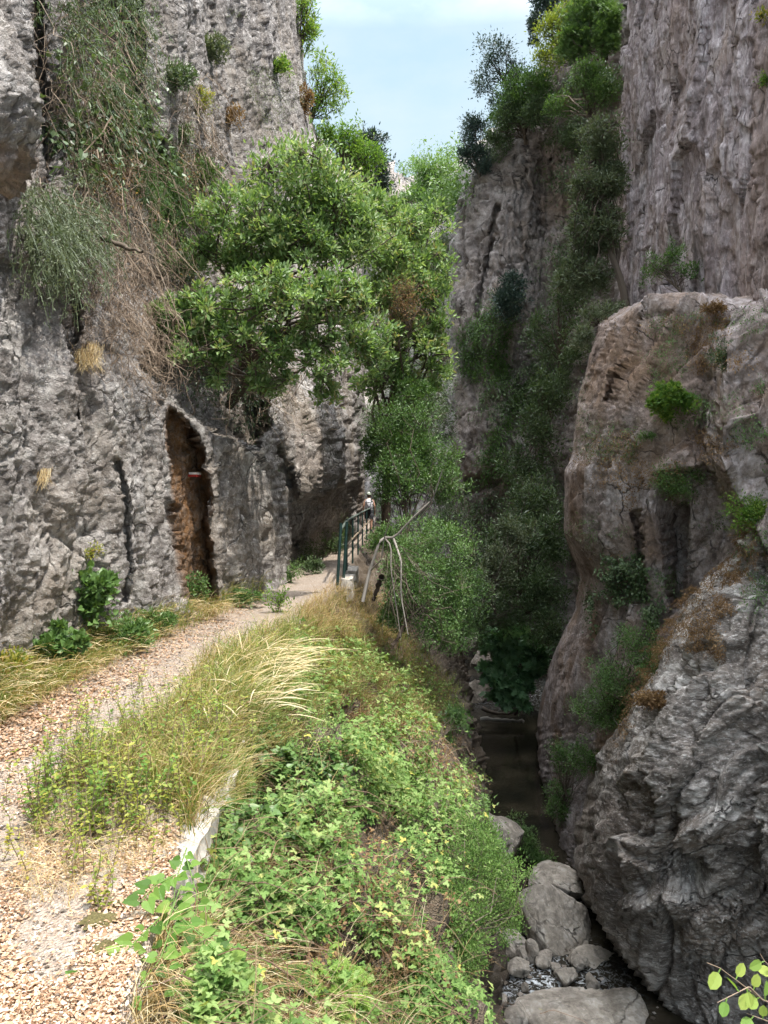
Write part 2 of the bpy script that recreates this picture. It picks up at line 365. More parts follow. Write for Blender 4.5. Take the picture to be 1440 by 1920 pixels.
G = G + N0 * (bankm * (.4 * fbm(G * .8, 4, 5) + .16 * facets(G, .7, 7) + .08 * facets(G, .25, 8)) + (1 - bankm) * (.05 * fbm(G * 1.5, 3, 9) + .012 * fbm(G * 12, 2, 10)))[..., None]
m, t, b, o = newmat('gorge_ground')
v = tvec(t); n1 = tnoise(t, v, 2.2, 8, .65); n2 = tnoise(t, v, 34, 6, .7)
vo = t.nodes.new('ShaderNodeTexVoronoi'); vo.inputs['Scale'].default_value = 80; t.links.new(v, vo.inputs['Vector'])
gr = ramp(t, [(.2, (.24, .20, .165)), (.5, (.38, .33, .28)), (.8, (.50, .45, .40))], vo.outputs['Color'])
gr = tmix(t, n1, gr, (.34, .24, .17)); gr = tmix(t, ramp(t, [(.42, (0, 0, 0)), (.7, (.75,) * 3)], n2), gr, (.50, .45, .39))
so = ramp(t, [(.3, (.05, .037, .026)), (.55, (.12, .09, .06)), (.75, (.24, .21, .18))], n1)
so = tmix(t, ramp(t, [(.55, (0, 0, 0)), (.68, (.7,) * 3)], n2), so, (.25, .22, .19))
c = tmix(t, tattr(t, 'path'), so, gr)
t.links.new(c, b.inputs['Base Color']); b.inputs['Roughness'].default_value = .92
tbump(t, tmath(t, 'ADD', tmath(t, 'MULTIPLY', n2, .6), vo.outputs['Distance']), b, .9, .02)
M['ground'] = m
g = gridmesh('ground', G, M['ground'], {'path': pathm.ravel(), 'stain': pathm.ravel() * 0}, True, 'ground'); tag(g, 'leaf strewn gravel path and bank falling to the stream', 'ground', kind='structure')

# ---- left cliff
C0 = [-2400, -900, -500, -200, 0, 100, 200, 300, 380, 470, 515, 545, 600, 650, 685]
def lrow(py, ds, xr=None):
    px = list(C0)
    if xr is not None:
        for i in range(10, 15): px[i] = 470 + (xr - 470) * (C0[i] - 470) / (685 - 470)
        if xr < 600: px[9] = 445
    r = [(x, py, d) for x, d in zip(px, [1.55] + ds)]
    return r + [(px[-1] + 1, py, ds[-1] + 3), (px[-1] - 6, py, ds[-1] + 16)]
B = [4.0, 4.1, 5.0, 6.4, 7.0, 7.9, 9.2, 10.4, 12.0]
rows = [lrow(-2600, [5.2, 5.6, 6.6, 9, 10, 11, 12.5, 14, 16, 17.5, 19, 21, 23, 25], 500),
        lrow(-1500, [4.6, 5.2, 6.4, 8.6, 9.6, 10.6, 12, 13.5, 15.5, 17, 19, 21, 23, 25], 530),
        lrow(-500, [4.4, 5, 6, 7.8, 8.8, 10, 11.5, 13.2, 15.2, 17, 19, 21, 23, 25], 545),
        lrow(0, [4.2, 4.6, 5.6, 7.2, 8.2, 9.7, 11.3, 13, 15.5, 17, 19, 21, 23, 25], 556),
        lrow(140, [4.2, 4.6, 5.6, 7.1, 8.1, 9.6, 11.3, 13, 15.5, 17, 19, 21, 23, 25], 570),
        lrow(250, [4.2, 4.6, 5.5, 7.0, 8.0, 9.5, 11.3, 13, 15.5, 17, 18.8, 21, 23, 25], 588),
        lrow(400, [4.2, 4.5, 5.4, 6.9, 7.8, 9.2, 11.4, 13.2, 15.5, 16.8, 18, 20, 23, 27], 650),
        lrow(550, [4.1, 4.3, 5.2, 6.6, 7.4, 8.6, 10.8, 12.8, 14.8, 16, 17, 19, 22, 28], 690),
        lrow(640, [4.0, 4.2, 5.1, 6.5, 7.2, 8.2, 10.2, 12.2, 14.4, 15.6, 16.5, 18, 21, 28]),
        lrow(740, B[:8] + [13.6, 15, 15.8, 17, 20, 28]),
        lrow(830, B + [13.8, 15.3, 16.4, 19, 28]),
        lrow(880, B + [13.3, 15.2, 16.2, 18.6, 29]),
        lrow(935, B + [13.2, 15.2, 16.6, 19.8, 31]),
        lrow(1000, B + [13.2, 15.6, 19, 25, 34]),
        lrow(1060, B + [13.2, 16.2, 20.5, 27, 38]),
        lrow(1150, B + [13.3, 16.6, 21, 27, 38]), lrow(1400, B + [13.4, 16.8, 21, 27, 38])]
pushes = [([(262, 690), (300, 745), (345, 775), (400, 812), (470, 842), (500, 800), (490, 740), (470, 640), (380, 600), (290, 620)], 2.6, 7),
          ([(306, 765), (345, 790), (374, 850), (384, 960), (392, 1060), (402, 1180), (340, 1180), (322, 1000), (310, 880)], .7, 3),
          ([(553, 940), (600, 928), (656, 906), (662, 960), (630, 1030), (600, 1060), (560, 1075), (546, 1010)], 1.5, 6),
          ([(556, 740), (660, 730), (690, 880), (656, 904), (600, 926), (553, 938)], -.4, 16),
          ([(655, 905), (700, 905), (700, 1000), (665, 985)], 6, 5),
          ([(118, 540), (128, 540), (150, 800), (140, 800)], .4, 5), ([(206, 860), (214, 860), (240, 1130), (228, 1130)], .25, 5),
          ([(515, 830), (545, 880), (556, 1100), (540, 1100), (528, 960)], .9, 6),
          ([(180, 0), (250, 0), (262, 200), (330, 380), (340, 520), (270, 560), (150, 420), (90, 200)], .9, 20),
          ([(45, -100), (60, -100), (95, 300), (60, 420)], .6, 12)]
def dl(P):
    w = P + .12 * np.stack([vnoise(P * 4, 63), vnoise(P * 4, 64), vnoise(P * 4, 65)], -1)
    pit = np.minimum(fbm(P * np.array([5, 5, 3.5]), 3, 16) + .12, 0)
    return rough_disp(P, .27, 11, big=.35, mid=.3, f2=.6) + .035 * pit + .016 * facets(w * np.array([1, 1, .6]), .24, 66) + .014 * facets(w, .09, 67) + .022 * fbm(P * 14, 3, 15, True) + .12 * fbm(P * np.array([2.5, 2.5, .5]), 3, 17, True) + cracks(P, 201, (1.1, 1.1, .22), amp=.10) + cracks(P, 211, (.8, .8, .5), .02, .05)
stl = [([(302, 760), (345, 790), (376, 850), (388, 960), (394, 1060), (402, 1180), (336, 1180), (318, 1000), (306, 880)], 1.0, 3),
       ([(556, 780), (605, 800), (640, 880), (600, 925), (552, 925)], .2, 12), ([(665, 910), (690, 915), (700, 1000), (672, 990)], .35, 8),
       ([(40, 280), (130, 500), (200, 700), (160, 760), (110, 560)], .25, 20)]
P, st = pxcliff('cliff', rows, M['rock_left'], 600, 820, dl, pushes, stl)
tag(gridmesh('cliff', P, M['rock_left'], {'stain': st.ravel()}), 'pitted pale grey limestone cliff on the left above the path', 'cliff', kind='structure')

# near block jutting out, top left
def rockblob(name, center, rad, mat, n=48, seed=0, a=.28, planes=13, rz=0, tilt=(0, 0), parent=None, rec=False, size=None, crop=.80):
    """angular boulder: an ellipsoid cut by random planes, then weathered"""
    r = np.random.default_rng(seed)
    th = np.linspace(0, 2 * math.pi, 2 * n + 1)[:-1]; ph = np.linspace(.0, math.pi, n)
    S = np.stack([np.outer(np.sin(ph), np.cos(th)), np.outer(np.sin(ph), np.sin(th)), np.outer(np.cos(ph), np.ones_like(th))], -1)
    rr = np.ones(S.shape[:2]) * 1.25
    for k in range(planes):
        d = nrm(r.normal(size=3)); h_ = r.uniform(.50, crop); dt = S @ d
        rr = np.where(dt > .05, np.minimum(rr, h_ / np.maximum(dt, .05)), rr)
    rr = np.minimum(rr, 1.05)
    S = S * rr[..., None]
    Rm = np.array((Matrix.Rotation(rz, 3, 'Z') @ Matrix.Rotation(tilt[0], 3, 'X') @ Matrix.Rotation(tilt[1], 3, 'Y')))
    P = (S * np.asarray(rad)) @ Rm.T
    s = float(np.mean(rad))
    Nn = nrm(P); P = P + Nn * (a * s * (.12 * fbm(P / s * 2 + seed, 4, seed) * 2 + .12 * facets(P / s, .5, seed + 1) + .05 * facets(P / s, .2, seed + 2)))[..., None]
    P[0] = P[0].mean(0); P[-1] = P[-1].mean(0)
    h_, w_, _ = P.shape; idx = np.arange(h_ * w_).reshape(h_, w_); nx = np.roll(idx, -1, 1)
    q = np.stack([idx[:-1], idx[1:], nx[1:], nx[:-1]], -1).reshape(-1, 4)
    c = np.asarray(center, float)
    o = mk(name, P.reshape(-1, 3), [q], mat, parent, {'stain': np.zeros(h_ * w_)}, False); o.location = c
    if rec: SURF_P.append(P.reshape(-1, 3) + c); SURF_N.append(np.broadcast_to(nrm(P), P.shape).reshape(-1, 3)); SURF_K.append(np.full(h_ * w_, 0))
    return o
rowsN = [[(-900, 250 + 60, 3.2), (-300, 340, 3.8), (-60, 380, 4.4), (2, 372, 4.9), (20, 355, 5.5), (5, 380, 7)],
         [(-900, 200, 3.0), (-300, 300, 3.4), (-60, 345, 3.9), (10, 330, 4.2), (62, 285, 4.9), (30, 330, 7)],
         [(-900, 120, 2.9), (-300, 200, 3.3), (-60, 300, 3.6), (5, 270, 3.9), (80, 207, 4.5), (50, 240, 7)],
         [(-900, 0, 2.9), (-300, 100, 3.3), (-60, 180, 3.6), (30, 160, 3.9), (74, 190, 4.4), (60, 200, 7)],
         [(-900, -100, 3.0), (-300, 0, 3.4), (-60, 60, 3.8), (20, 60, 4.1), (58, 90, 4.6), (50, 110, 7)],
         [(-900, -300, 3.1), (-300, -150, 3.5), (-60, -60, 3.9), (0, -40, 4.3), (30, -20, 4.8), (30, 0, 7)],
         [(-900, -1100, 3.4), (-300, -800, 3.8), (-60, -700, 4.3), (-20, -600, 4.8), (0, -500, 5.2), (0, -500, 7)]]
P, st = pxcliff('x', rowsN, M['rock_left'], 170, 200, lambda P: rough_disp(P, .3, 71, strata=.06, sdir=(.5, .2, .8), big=.1), (), [([(-100, 240), (60, 280), (90, 200), (80, 260), (0, 420), (-100, 420)], .6, 12)])
tag(gridmesh('overhanging_rock', P, M['rock_left'], {'stain': st.ravel()}), 'angular rock block jutting from the cliff at top left', 'rock', kind='structure')

# ---- tall fluted wall, upper right (drawn in plan, rises past the frame)
plan = [(16, 36), (10.0, 30), (8.35, 27.2), (8.0, 25.6), (7.9, 23), (7.5, 19), (7.45, 15), (7.3, 11), (7.6, 6), (8.5, 0), (10, -9)]
zz = np.concatenate([np.linspace(3, 19, 380), np.linspace(19.3, 30, 24)])
pl = [math.dist(plan[i], plan[i + 1]) for i in range(len(plan) - 1)]
up = []
for i, l in enumerate(pl):
    n = int(l / (.045 if 2 <= i <= 5 else .3)) + 1; up += list(i + np.arange(n) / n)
up = np.array(up + [len(pl)]); ui = np.clip(np.floor(up).astype(int), 0, len(plan) - 2); uf = (up - ui)[:, None]
pa = np.array(plan, float); line = pa[ui] * (1 - uf) + pa[ui + 1] * uf
for _ in range(30): line[1:-1] = (line[:-2] + line[2:] + 2 * line[1:-1]) / 4
P = np.zeros((len(zz), len(line), 3)); P[..., :2] = line[None]; P[..., 2] = zz[:, None]
TOPH = np.interp(line[:, 1], [-9, 12, 22], [18.2, 19.5, 24])[None, :]  # unseen rim height, shaped to set where the wall's shadow edge falls
P[..., 2] = np.where(P[..., 2] > 19, 19 + (P[..., 2] - 19) * (TOPH - 19) / 11 + 0, P[..., 2])
P[..., 0] += .03 * (P[..., 2] - 6)
N = gridnormals(P)
A = np.array([1, 1, .16])
dsp = .28 * fbm(P * A * 1.1, 3, 31, True) + .10 * fbm(P * np.array([1, 1, .22]) * 3.4, 3, 32, True) + .22 * facets(P * np.array([1, 1, .35]), 1.1, 33) + .09 * facets(P * np.array([1, 1, .5]), .35, 34) + .07 * fbm(P * np.array([1, 1, .5]) * 6, 3, 35, True)
dsp += .4 * fbm(P * .3, 2, 36)
dsp += cracks(P, 261, (1.2, 1.2, .1), .03, .12)
P = P + N * (dsp * .7)[..., None]
stt = np.clip(fbm(P * np.array([.8, .8, .06]), 3, 37) * 1.4 - .15, 0, .35)
tag(gridmesh('tall_cliff', P, M['rock_tall'], {'stain': stt.ravel()}), 'tall fluted purplish grey rock wall at upper right', 'cliff', kind='structure')

# ---- right middle cliff with ledge
def erow(py, e, de, d4, d8, pys=None, k=(.12, .3, .55, .78), kk=(.33, .6, .82, .94)):
    """edge px e at depth de, depth d4 at px 1440, d8 at px 1800"""
    r = [(e + 14, py, de + 14), (e + 3, py, de + 2.0), (e, py, de)]
    for q, q2 in zip(k, kk):
        x = e + (1440 - e) * q; q = q2; r.append((x, py, 1 / ((1 / de) * (1 - q) + q / d4)))
    r += [(1440, py, d4), (1800, py, d8), (2600, py, d8 * .6)]
    if pys:
        r = [(a, p if p is not None else b_, c_) for (a, b_, c_), p in zip(r, pys)]
    return r
rows = [erow(560, 1128, 27, 15.6, 12, [560, 560, 592, 580, 552, 548, 560, 545, 505, 400]),
        erow(600, 1118, 20.6, 14.6, 11.5, [600, 600, 612, 596, 566, 560, 578, 560, 520, 420]),
        erow(640, 1108, 20.0, 14.5, 11), erow(700, 1092, 19.8, 14.4, 11), erow(780, 1074, 19.6, 14.2, 10.8), erow(850, 1070, 19.6, 14.1, 10.8),
        erow(885, 1054, 19.7, 14, 10.8), erow(1000, 1053, 20.2, 14, 10.8), erow(1080, 1085, 20.8, 14, 10.8), erow(1140, 1075, 21.6, 14, 10.8), erow(1220, 1036, 22.8, 14.2, 10.8),
        erow(1300, 1010, 24.5, 14, 10.5), erow(1360, 1000, 25, 14.5, 10.5), erow(1450, 1006, 23, 15, 11), erow(1560, 1040, 19.6, 15, 11), erow(1750, 1060, 17, 14, 11)]
pushes = [([(1340, 880), (1240, 900), (1240, 1180), (1360, 1100), (1380, 960)], .6, 16), ([(1180, 960), (1200, 960), (1215, 1130), (1190, 1130)], .8, 6),
          ([(1255, 960), (1290, 940), (1290, 1130), (1255, 1140)], .8, 8),
          ([(1352, 640), (1460, 560), (1900, 560), (1900, 1100), (1440, 1060), (1345, 880), (1340, 760)], -2.4, 22),
          ([(1330, 720), (1350, 640), (1352, 860), (1330, 900), (1300, 820)], .35, 18),
          ([(1150, 570), (1160, 560), (1100, 760), (1085, 760)], .5, 5), ([(1210, 580), (1222, 580), (1160, 760), (1148, 760)], .5, 5)]
stn = [([(1110, 600), (1350, 600), (1330, 760), (1090, 760)], .45, 40), ([(1180, 650), (1330, 720), (1330, 900), (1200, 860)], .35, 40), ([(1060, 900), (1110, 880), (1110, 1000), (1060, 1000)], .5, 15), ([(1160, 960), (1240, 960), (1240, 1060), (1160, 1060)], .5, 20)]
RIB = np.array([[1, 0, 0], [0, .92, -.07], [0, .40, .16]])   # blocks drawn out along the steep dip of the beds
def slabs(P, seed, freq, amp, noise=.6):
    s = (P @ RIB)[..., 1] * freq + noise * fbm(P * np.array([.5, .5, .35]), 3, seed) * 2
    k = np.floor(s); f = s - k; h = hsh(k.astype(np.int64), k.astype(np.int64) * 0 + 3, k.astype(np.int64) * 0, seed)
    return amp * (.4 + h) * (np.minimum(f / .88, (1 - f) / .12) ** 1.3 - .5)
def dr(P):
    # slanting rounded ribs
    Q = P @ np.array([[1, 0, 0], [0, 1, 0], [.25, 0, 1]])
    q = P @ RIB
    rib = slabs(P, 47, 1.15, .5, .2) + slabs(P + 5, 48, 2.6, .10, .3) + .14 * fbm(q * np.array([1.2, 2.2, .6]), 3, 49, True)
    return rough_disp(P, .24, 41, big=.6, mat=RIB, mid=.5, f2=.5) + cracks(q, 221, (1, 1.3, .3), .03, .14) + .08 * fbm((P + .2 * vnoise(P, 46)[..., None]) @ RIB * np.array([1.2, 1.2, .5]), 4, 44, True) - .08, rib
P, st = pxcliff('x', rows, M['rock_right'], 300, 500, dr, pushes, stn, calm=.3)
tag(gridmesh('ledge_cliff', P, M['rock_right'], {'stain': st.ravel()}), 'brown and grey cliff with a ledge on the right', 'cliff', kind='structure')

# ---- near right rock mass over the stream
_er = erow
def erow(py, e, de, d4, d8): return _er(py, e, de, max(d4, 8.0) + (1.7 if e < 1400 else .3), d8 + 1.6, kk=(.50, .78, .92, .98))
rows = [erow(900, 1500, 12.0, 13.0, 8), erow(985, 1452, 11.8, 11.9, 7.6), erow(1045, 1385, 12.6, 10.6, 7), erow(1110, 1310, 13.4, 10.1, 6.7), erow(1160, 1276, 13.9, 9.8, 6.5), erow(1240, 1240, 14.3, 9.5, 6.3),
        erow(1300, 1188, 15.2, 9.2, 6.2), erow(1370, 1150, 15.8, 9.0, 6.1), erow(1450, 1108, 16.8, 8.8, 6), erow(1540, 1080, 17.4, 8.8, 6), erow(1610, 1068, 17.4, 8.9, 6),
        erow(1690, 1088, 16.4, 9.2, 6.2), erow(1780, 1150, 14.8, 9.6, 6.4), erow(1850, 1205, 13.6, 9.9, 6.6), erow(1930, 1290, 12.5, 10.2, 7), erow(1990, 1310, 13.6, 11, 8), erow(2100, 1330, 15, 13, 9)]
pushes = [([(1160, 1480), (1210, 1460), (1260, 1540), (1230, 1640), (1180, 1600)], .4, 14), ([(1250, 1600), (1440, 1560), (1440, 1680), (1300, 1700)], .5, 30)]
def dn(P): return rough_disp(P, .5, 51, big=.5, mat=RIB, mid=1.2) + slabs(P, 57, .7, .34, 1.0) + slabs(P, 58, 3.0, .10, 1.0) + cracks(P @ RIB, 231, (1, 1.2, 1.0), .035, .22) + .05 * fbm(P @ RIB * np.array([4, 4, 6]), 3, 55, True) + .05 * fbm(P * 11, 2, 56, True)
P, st = pxcliff('x', rows, M['rock_near'], 330, 460, dn, pushes, [([(1060, 1500), (1200, 1480), (1240, 1640), (1090, 1680)], .2, 20)], calm=.45)
tag(gridmesh('near_rock_face', P, M['rock_near'], {'stain': st.ravel()}), 'dark glossy bulging rock face over the stream at lower right', 'cliff', kind='structure')

# ---- far buttress
def frow(py, e, de, d1=None):
    d1 = d1 or 34
    return [(e + 4, py, de + 30), (e + 2, py, de + 3), (e, py, de), (e + .3 * (1200 - e), py, de * .93), (e + .6 * (1200 - e), py, (de + d1) / 2), (1200, py, d1), (1330, py, d1 - 3)]
rows = [frow(-400, 1090, 40), frow(0, 1062, 42), frow(60, 1045, 42), frow(140, 1010, 43), frow(200, 965, 44), frow(250, 935, 44), frow(300, 895, 45), frow(340, 866, 45), frow(400, 850, 45), frow(470, 842, 45), frow(600, 850, 44), frow(700, 862, 44),
        frow(745, 846, 43.5), frow(820, 838, 43), frow(880, 842, 43), frow(960, 868, 43), frow(1000, 860, 43), frow(1150, 900, 43), frow(1350, 920, 43)]
pushes = [([(1000, 300), (1060, 280), (1060, 700), (1010, 900), (960, 760), (985, 500)], 1.8, 45), ([(870, 900), (940, 880), (940, 910), (870, 930)], 1.2, 5), ([(925, 380), (935, 380), (905, 600), (895, 600)], .9, 4)]
P, st = pxcliff('x', rows, M['rock_far'], 230, 420, lambda P: rough_disp(P, .75, 81, big=.6, sc=1.9, mid=.5) + cracks(P * .55, 241, (1, 1, .5), .03, .45) + cracks(P * .55, 251, (.8, .8, 1.2), .025, .3), pushes, [([(1000, 100), (1180, 60), (1180, 400), (1000, 400)], .25, 20)])
tag(gridmesh('far_buttress', P, M['rock_far'], {'stain': st.ravel()}), 'pale rock buttress rising beyond the dark gully', 'cliff', kind='structure')

# ---- closing hillside beyond
cols = [300, 500, 640, 700, 745, 800, 840, 880, 1000, 1300]; tops = [60, 200, 330, 350, 372, 352, 325, 290, 250, 200]
rows = [[(x, tp - 20, 98) for x, tp in zip(cols, tops)], [(x, tp, 78) for x, tp in zip(cols, tops)]] + [[(x, tp + (1250 - tp) * q, d) for x, tp in zip(cols, tops)] for q, d in ((.2, 70), (.5, 62), (.8, 58), (1.1, 55))]
P, st = pxcliff('x', rows, M['rock_far'], 220, 200, lambda P: rough_disp(P, 1.0, 91, big=1.2, sc=3))
tag(gridmesh('hillside', P, M['rock_far'], {'stain': st.ravel()}), 'rocky wooded hillside closing the gorge', 'hillside', kind='structure')

# ------------------------------------------------------------------ depth lookup (surface point and normal behind a pixel)
SP = np.concatenate(SURF_P); SN = np.concatenate(SURF_N); SK = np.concatenate(SURF_K)
BX0, BY0, BS = -400, -300, 6
BW, BH = (2000 - BX0) // BS, (2400 - BY0) // BS
x_, y_ = proj(SP); ok = (SP[:, 1] > .9) & (x_ > BX0) & (x_ < 1999) & (y_ > BY0) & (y_ < 2399)
ii = np.nonzero(ok)[0]; bi = ((y_[ii] - BY0) // BS).astype(int) * BW + ((x_[ii] - BX0) // BS).astype(int)
od = np.argsort(-SP[ii, 1], kind='stable'); ZI = np.full(BW * BH, -1); ZI[bi[od]] = ii[od]
ZI = ZI.reshape(BH, BW)
for _ in range(5):
    for ax, s in ((0, 1), (0, -1), (1, 1), (1, -1)):
        r = np.roll(ZI, s, ax); ZI = np.where(ZI < 0, r, ZI)
def hit(px, py):
    a = np.clip(((np.asarray(py) - BY0) // BS).astype(int), 0, BH - 1); b_ = np.clip(((np.asarray(px) - BX0) // BS).astype(int), 0, BW - 1)
    i = ZI[a, b_]; return SP[i], SN[i], SK[i], i >= 0
def polysample(poly, n, thr=None, fs=.012, seed=0):
    p = np.array(poly, float); lo, hi = p.min(0), p.max(0); out = []
    got = 0
    for _ in range(60):
        q = rng.uniform(lo, hi, (n * 2, 2)); m = inpoly(q[:, 0], q[:, 1], poly)
        if thr is not None:
            nz = fbm(np.stack([q[:, 0] * fs, q[:, 1] * fs, np.full(len(q), seed * 7.3)], -1), 4, seed); m &= nz > thr
        q = q[m]; out.append(q); got += len(q)
        if got >= n: break
    q = np.concatenate(out)[:n]; return q[:, 0], q[:, 1]

# ------------------------------------------------------------------ plant builders
LEAF = (np.array([(0, 0, 0), (.20, .42, .07), (0, 1, -.04), (-.20, .42, .07)]), [np.array([(0, 1, 2), (0, 2, 3)])])
LONG = (np.array([(0, 0, 0), (.13, .35, .05), (.10, .75, .02), (0, 1, -.06), (-.10, .75, .02), (-.13, .35, .05)]), [np.array([(0, 1, 2, 3), (0, 3, 4, 5)])])
ROUND = (np.array([(0, 0, 0), (.26, .14, .05), (.36, .45, .07), (.26, .8, .05), (0, 1, 0), (-.26, .8, .05), (-.36, .45, .07), (-.26, .14, .05)]), [np.array([(0, 1, 2, 3), (0, 3, 4, 4)][:1]), np.array([(0, 3, 4), (0, 4, 5)]), np.array([(0, 5, 6, 7)])])
BROAD = (np.array([(0, 0, 0), (.19, .3, .05), (.17, .72, .03), (0, 1, -.05), (-.17, .72, .03), (-.19, .3, .05)]), [np.array([(0, 1, 2, 3), (0, 3, 4, 5)])])
HEART = (np.array([(0, .08, 0), (.16, -.05, .05), (.36, .06, .09), (.42, .30, .09), (.26, .62, .05), (0, 1.0, -.05), (-.26, .62, .05), (-.42, .30, .09), (-.36, .06, .09), (-.16, -.05, .05), (0, .45, 0)]),
         [np.array([(0, 1, 2, 3), (0, 3, 4, 10), (0, 10, 6, 7), (0, 7, 8, 9)]), np.array([(10, 4, 5), (10, 5, 6)])])
def _multi(T_, angs, sc):
    V = []; Fs = {}; off = 0
    for a, s in zip(angs, sc):
        c, s_ = math.cos(a), math.sin(a); v = T_[0] * s; v = np.stack([v[:, 0] * c + v[:, 1] * s_, -v[:, 0] * s_ + v[:, 1] * c, v[:, 2]], -1); V.append(v)
        for f in T_[1]: Fs.setdefault(f.shape[1], []).append(f + off)
        off += len(v)
    return np.concatenate(V), [np.concatenate(f) for f in Fs.values()]
OVAL = (np.array([(0, .05, 0), (.22, .25, .04), (.27, .55, .05), (0, 1, -.02), (-.27, .55, .05), (-.22, .25, .04)]), [np.array([(0, 1, 2, 3), (0, 3, 4, 5)])])
TRI = _multi(OVAL, [0, 1.25, -1.25], [1, .85, .85])
SPRIG = _multi(LONG, [0, .9, -.9, 2.0, -2.0], [1, .95, .95, .8, .8])
FERN = _multi(LONG, [0, .5, -.5, 1.0, -1.0, 1.5, -1.5], [1, .9, .9, .8, .8, .6, .6])
PALM = _multi(OVAL, [0, .8, -.8, 1.7, -1.7], [1, .9, .9, .6, .6])
def inst(T_, P, D, U, S, v=None):
    """place template: +Y along D, +Z near U"""
    D = nrm(D); X = nrm(np.cross(D, U)); Z = np.cross(X, D)
    V0, Fs = T_; k = len(V0); n = len(P)
    V = P[:, None] + (V0[None, :, 0:1] * X[:, None] + V0[None, :, 1:2] * D[:, None] + V0[None, :, 2:3] * Z[:, None]) * np.asarray(S).reshape(-1, 1, 1)
    off = (np.arange(n) * k)[:, None, None]
    F_ = [(f[None] + off).reshape(-1, f.shape[1]) for f in Fs]
    v = rng.random(n) if v is None else v
    return V.reshape(-1, 3), F_, np.repeat(v, k)
def tubes(L, r, sides=4, v=None):
    """L (n,m,3) polylines, r (n,m) radii"""
    L = np.asarray(L, float); n, m, _ = L.shape; r = np.broadcast_to(r, (n, m))
    Tn = nrm(np.gradient(L, axis=1)); up = np.where(np.abs(Tn[..., 2:3]) > .8, np.array([1.0, 0, 0]), np.array([0, 0, 1.0]))
    X = nrm(np.cross(Tn, up)); Z = np.cross(Tn, X)
    a = np.arange(sides) * 2 * math.pi / sides
    V = L[:, :, None] + (X[:, :, None] * np.cos(a)[:, None] + Z[:, :, None] * np.sin(a)[:, None]) * r[..., None, None]
    idx = np.arange(n * m * sides).reshape(n, m, sides); nx = np.roll(idx, -1, 2)
    q = np.stack([idx[:, :-1], nx[:, :-1], nx[:, 1:], idx[:, 1:]], -1).reshape(-1, 4)
    v = rng.random(n) if v is None else np.broadcast_to(v, n)
    return V.reshape(-1, 3), [q], np.repeat(v, m * sides)
def blades(P, H, Wd, D, bend=.6, seg=5, head=0, v=None, Nrm=None):
    """grass blades: base P, height H, width Wd, lean direction D (unit)"""
    n = len(P); s = np.linspace(0, 1, seg + 1); H = np.broadcast_to(H, n); bend = np.broadcast_to(bend, n)
    up = np.array([0, 0, 1.0]) if Nrm is None else Nrm
    h = s[None, :] * H[:, None]; ln = (s[None, :] ** 2) * (H * bend)[:, None]
    C = P[:, None] + np.broadcast_to(up, (n, 3))[:, None] * (h * (1 - .45 * bend[:, None] * s[None, :] ** 2))[..., None] + D[:, None] * ln[..., None]
    sd_ = nrm(np.cross(D, np.array([0, 0, 1.0])) + rng.normal(size=(n, 3)) * .5)
    w = (1 - s ** 2) * .5 + .12
    if head: w = np.where(s > .62, head * np.sin(np.clip((s - .55) / .45, 0, 1) * math.pi) + .12, .22)
    w = w[None, :] * np.broadcast_to(Wd, n)[:, None]
    V = np.stack([C - sd_[:, None] * w[..., None], C + sd_[:, None] * w[..., None]], 2)
    idx = np.arange(n * (seg + 1) * 2).reshape(n, seg + 1, 2)
    q = np.stack([idx[:, :-1, 0], idx[:, :-1, 1], idx[:, 1:, 1], idx[:, 1:, 0]], -1).reshape(-1, 4)
    v = rng.random(n) if v is None else v
    return V.reshape(-1, 3), [q], np.repeat(v, (seg + 1) * 2)
def join(parts):
    V, A, Fs, off = [], [], {}, 0
    for v, f, a in parts:
        V.append(v); A.append(a)
        for q in f:
            if len(q): Fs.setdefault(q.shape[1], []).append(q + off)
        off += len(v)
    return np.concatenate(V), [np.concatenate(f) for f in Fs.values()], np.concatenate(A)
def put(name, part, mat, parent=None, origin=None, smooth=False):
    V, F_, A = part; V = V - (np.asarray(origin) if origin is not None else 0)
    return mk(name, V, F_, mat, parent, {'v': A}, smooth)
def rdir(n, up=0.0, sp=1.0):
    d = rng.normal(size=(n, 3)) * sp; d[:, 2] += up; return nrm(d)
def bezier(a, b, n=6, sag=.0, wig=.1):
    a = np.asarray(a, float); b = np.asarray(b, float); t_ = np.linspace(0, 1, n)[None, :, None]
    L = a[:, None] * (1 - t_) + b[:, None] * t_; ln = np.linalg.norm(b - a, axis=-1)[:, None, None]
    env = np.sin(t_ * math.pi)
    L[..., 2:3] += env * sag * ln
    return L + env * rng.normal(size=(len(a), 1, 3)) * wig * ln + env * rng.normal(size=L.shape) * wig * .25 * ln

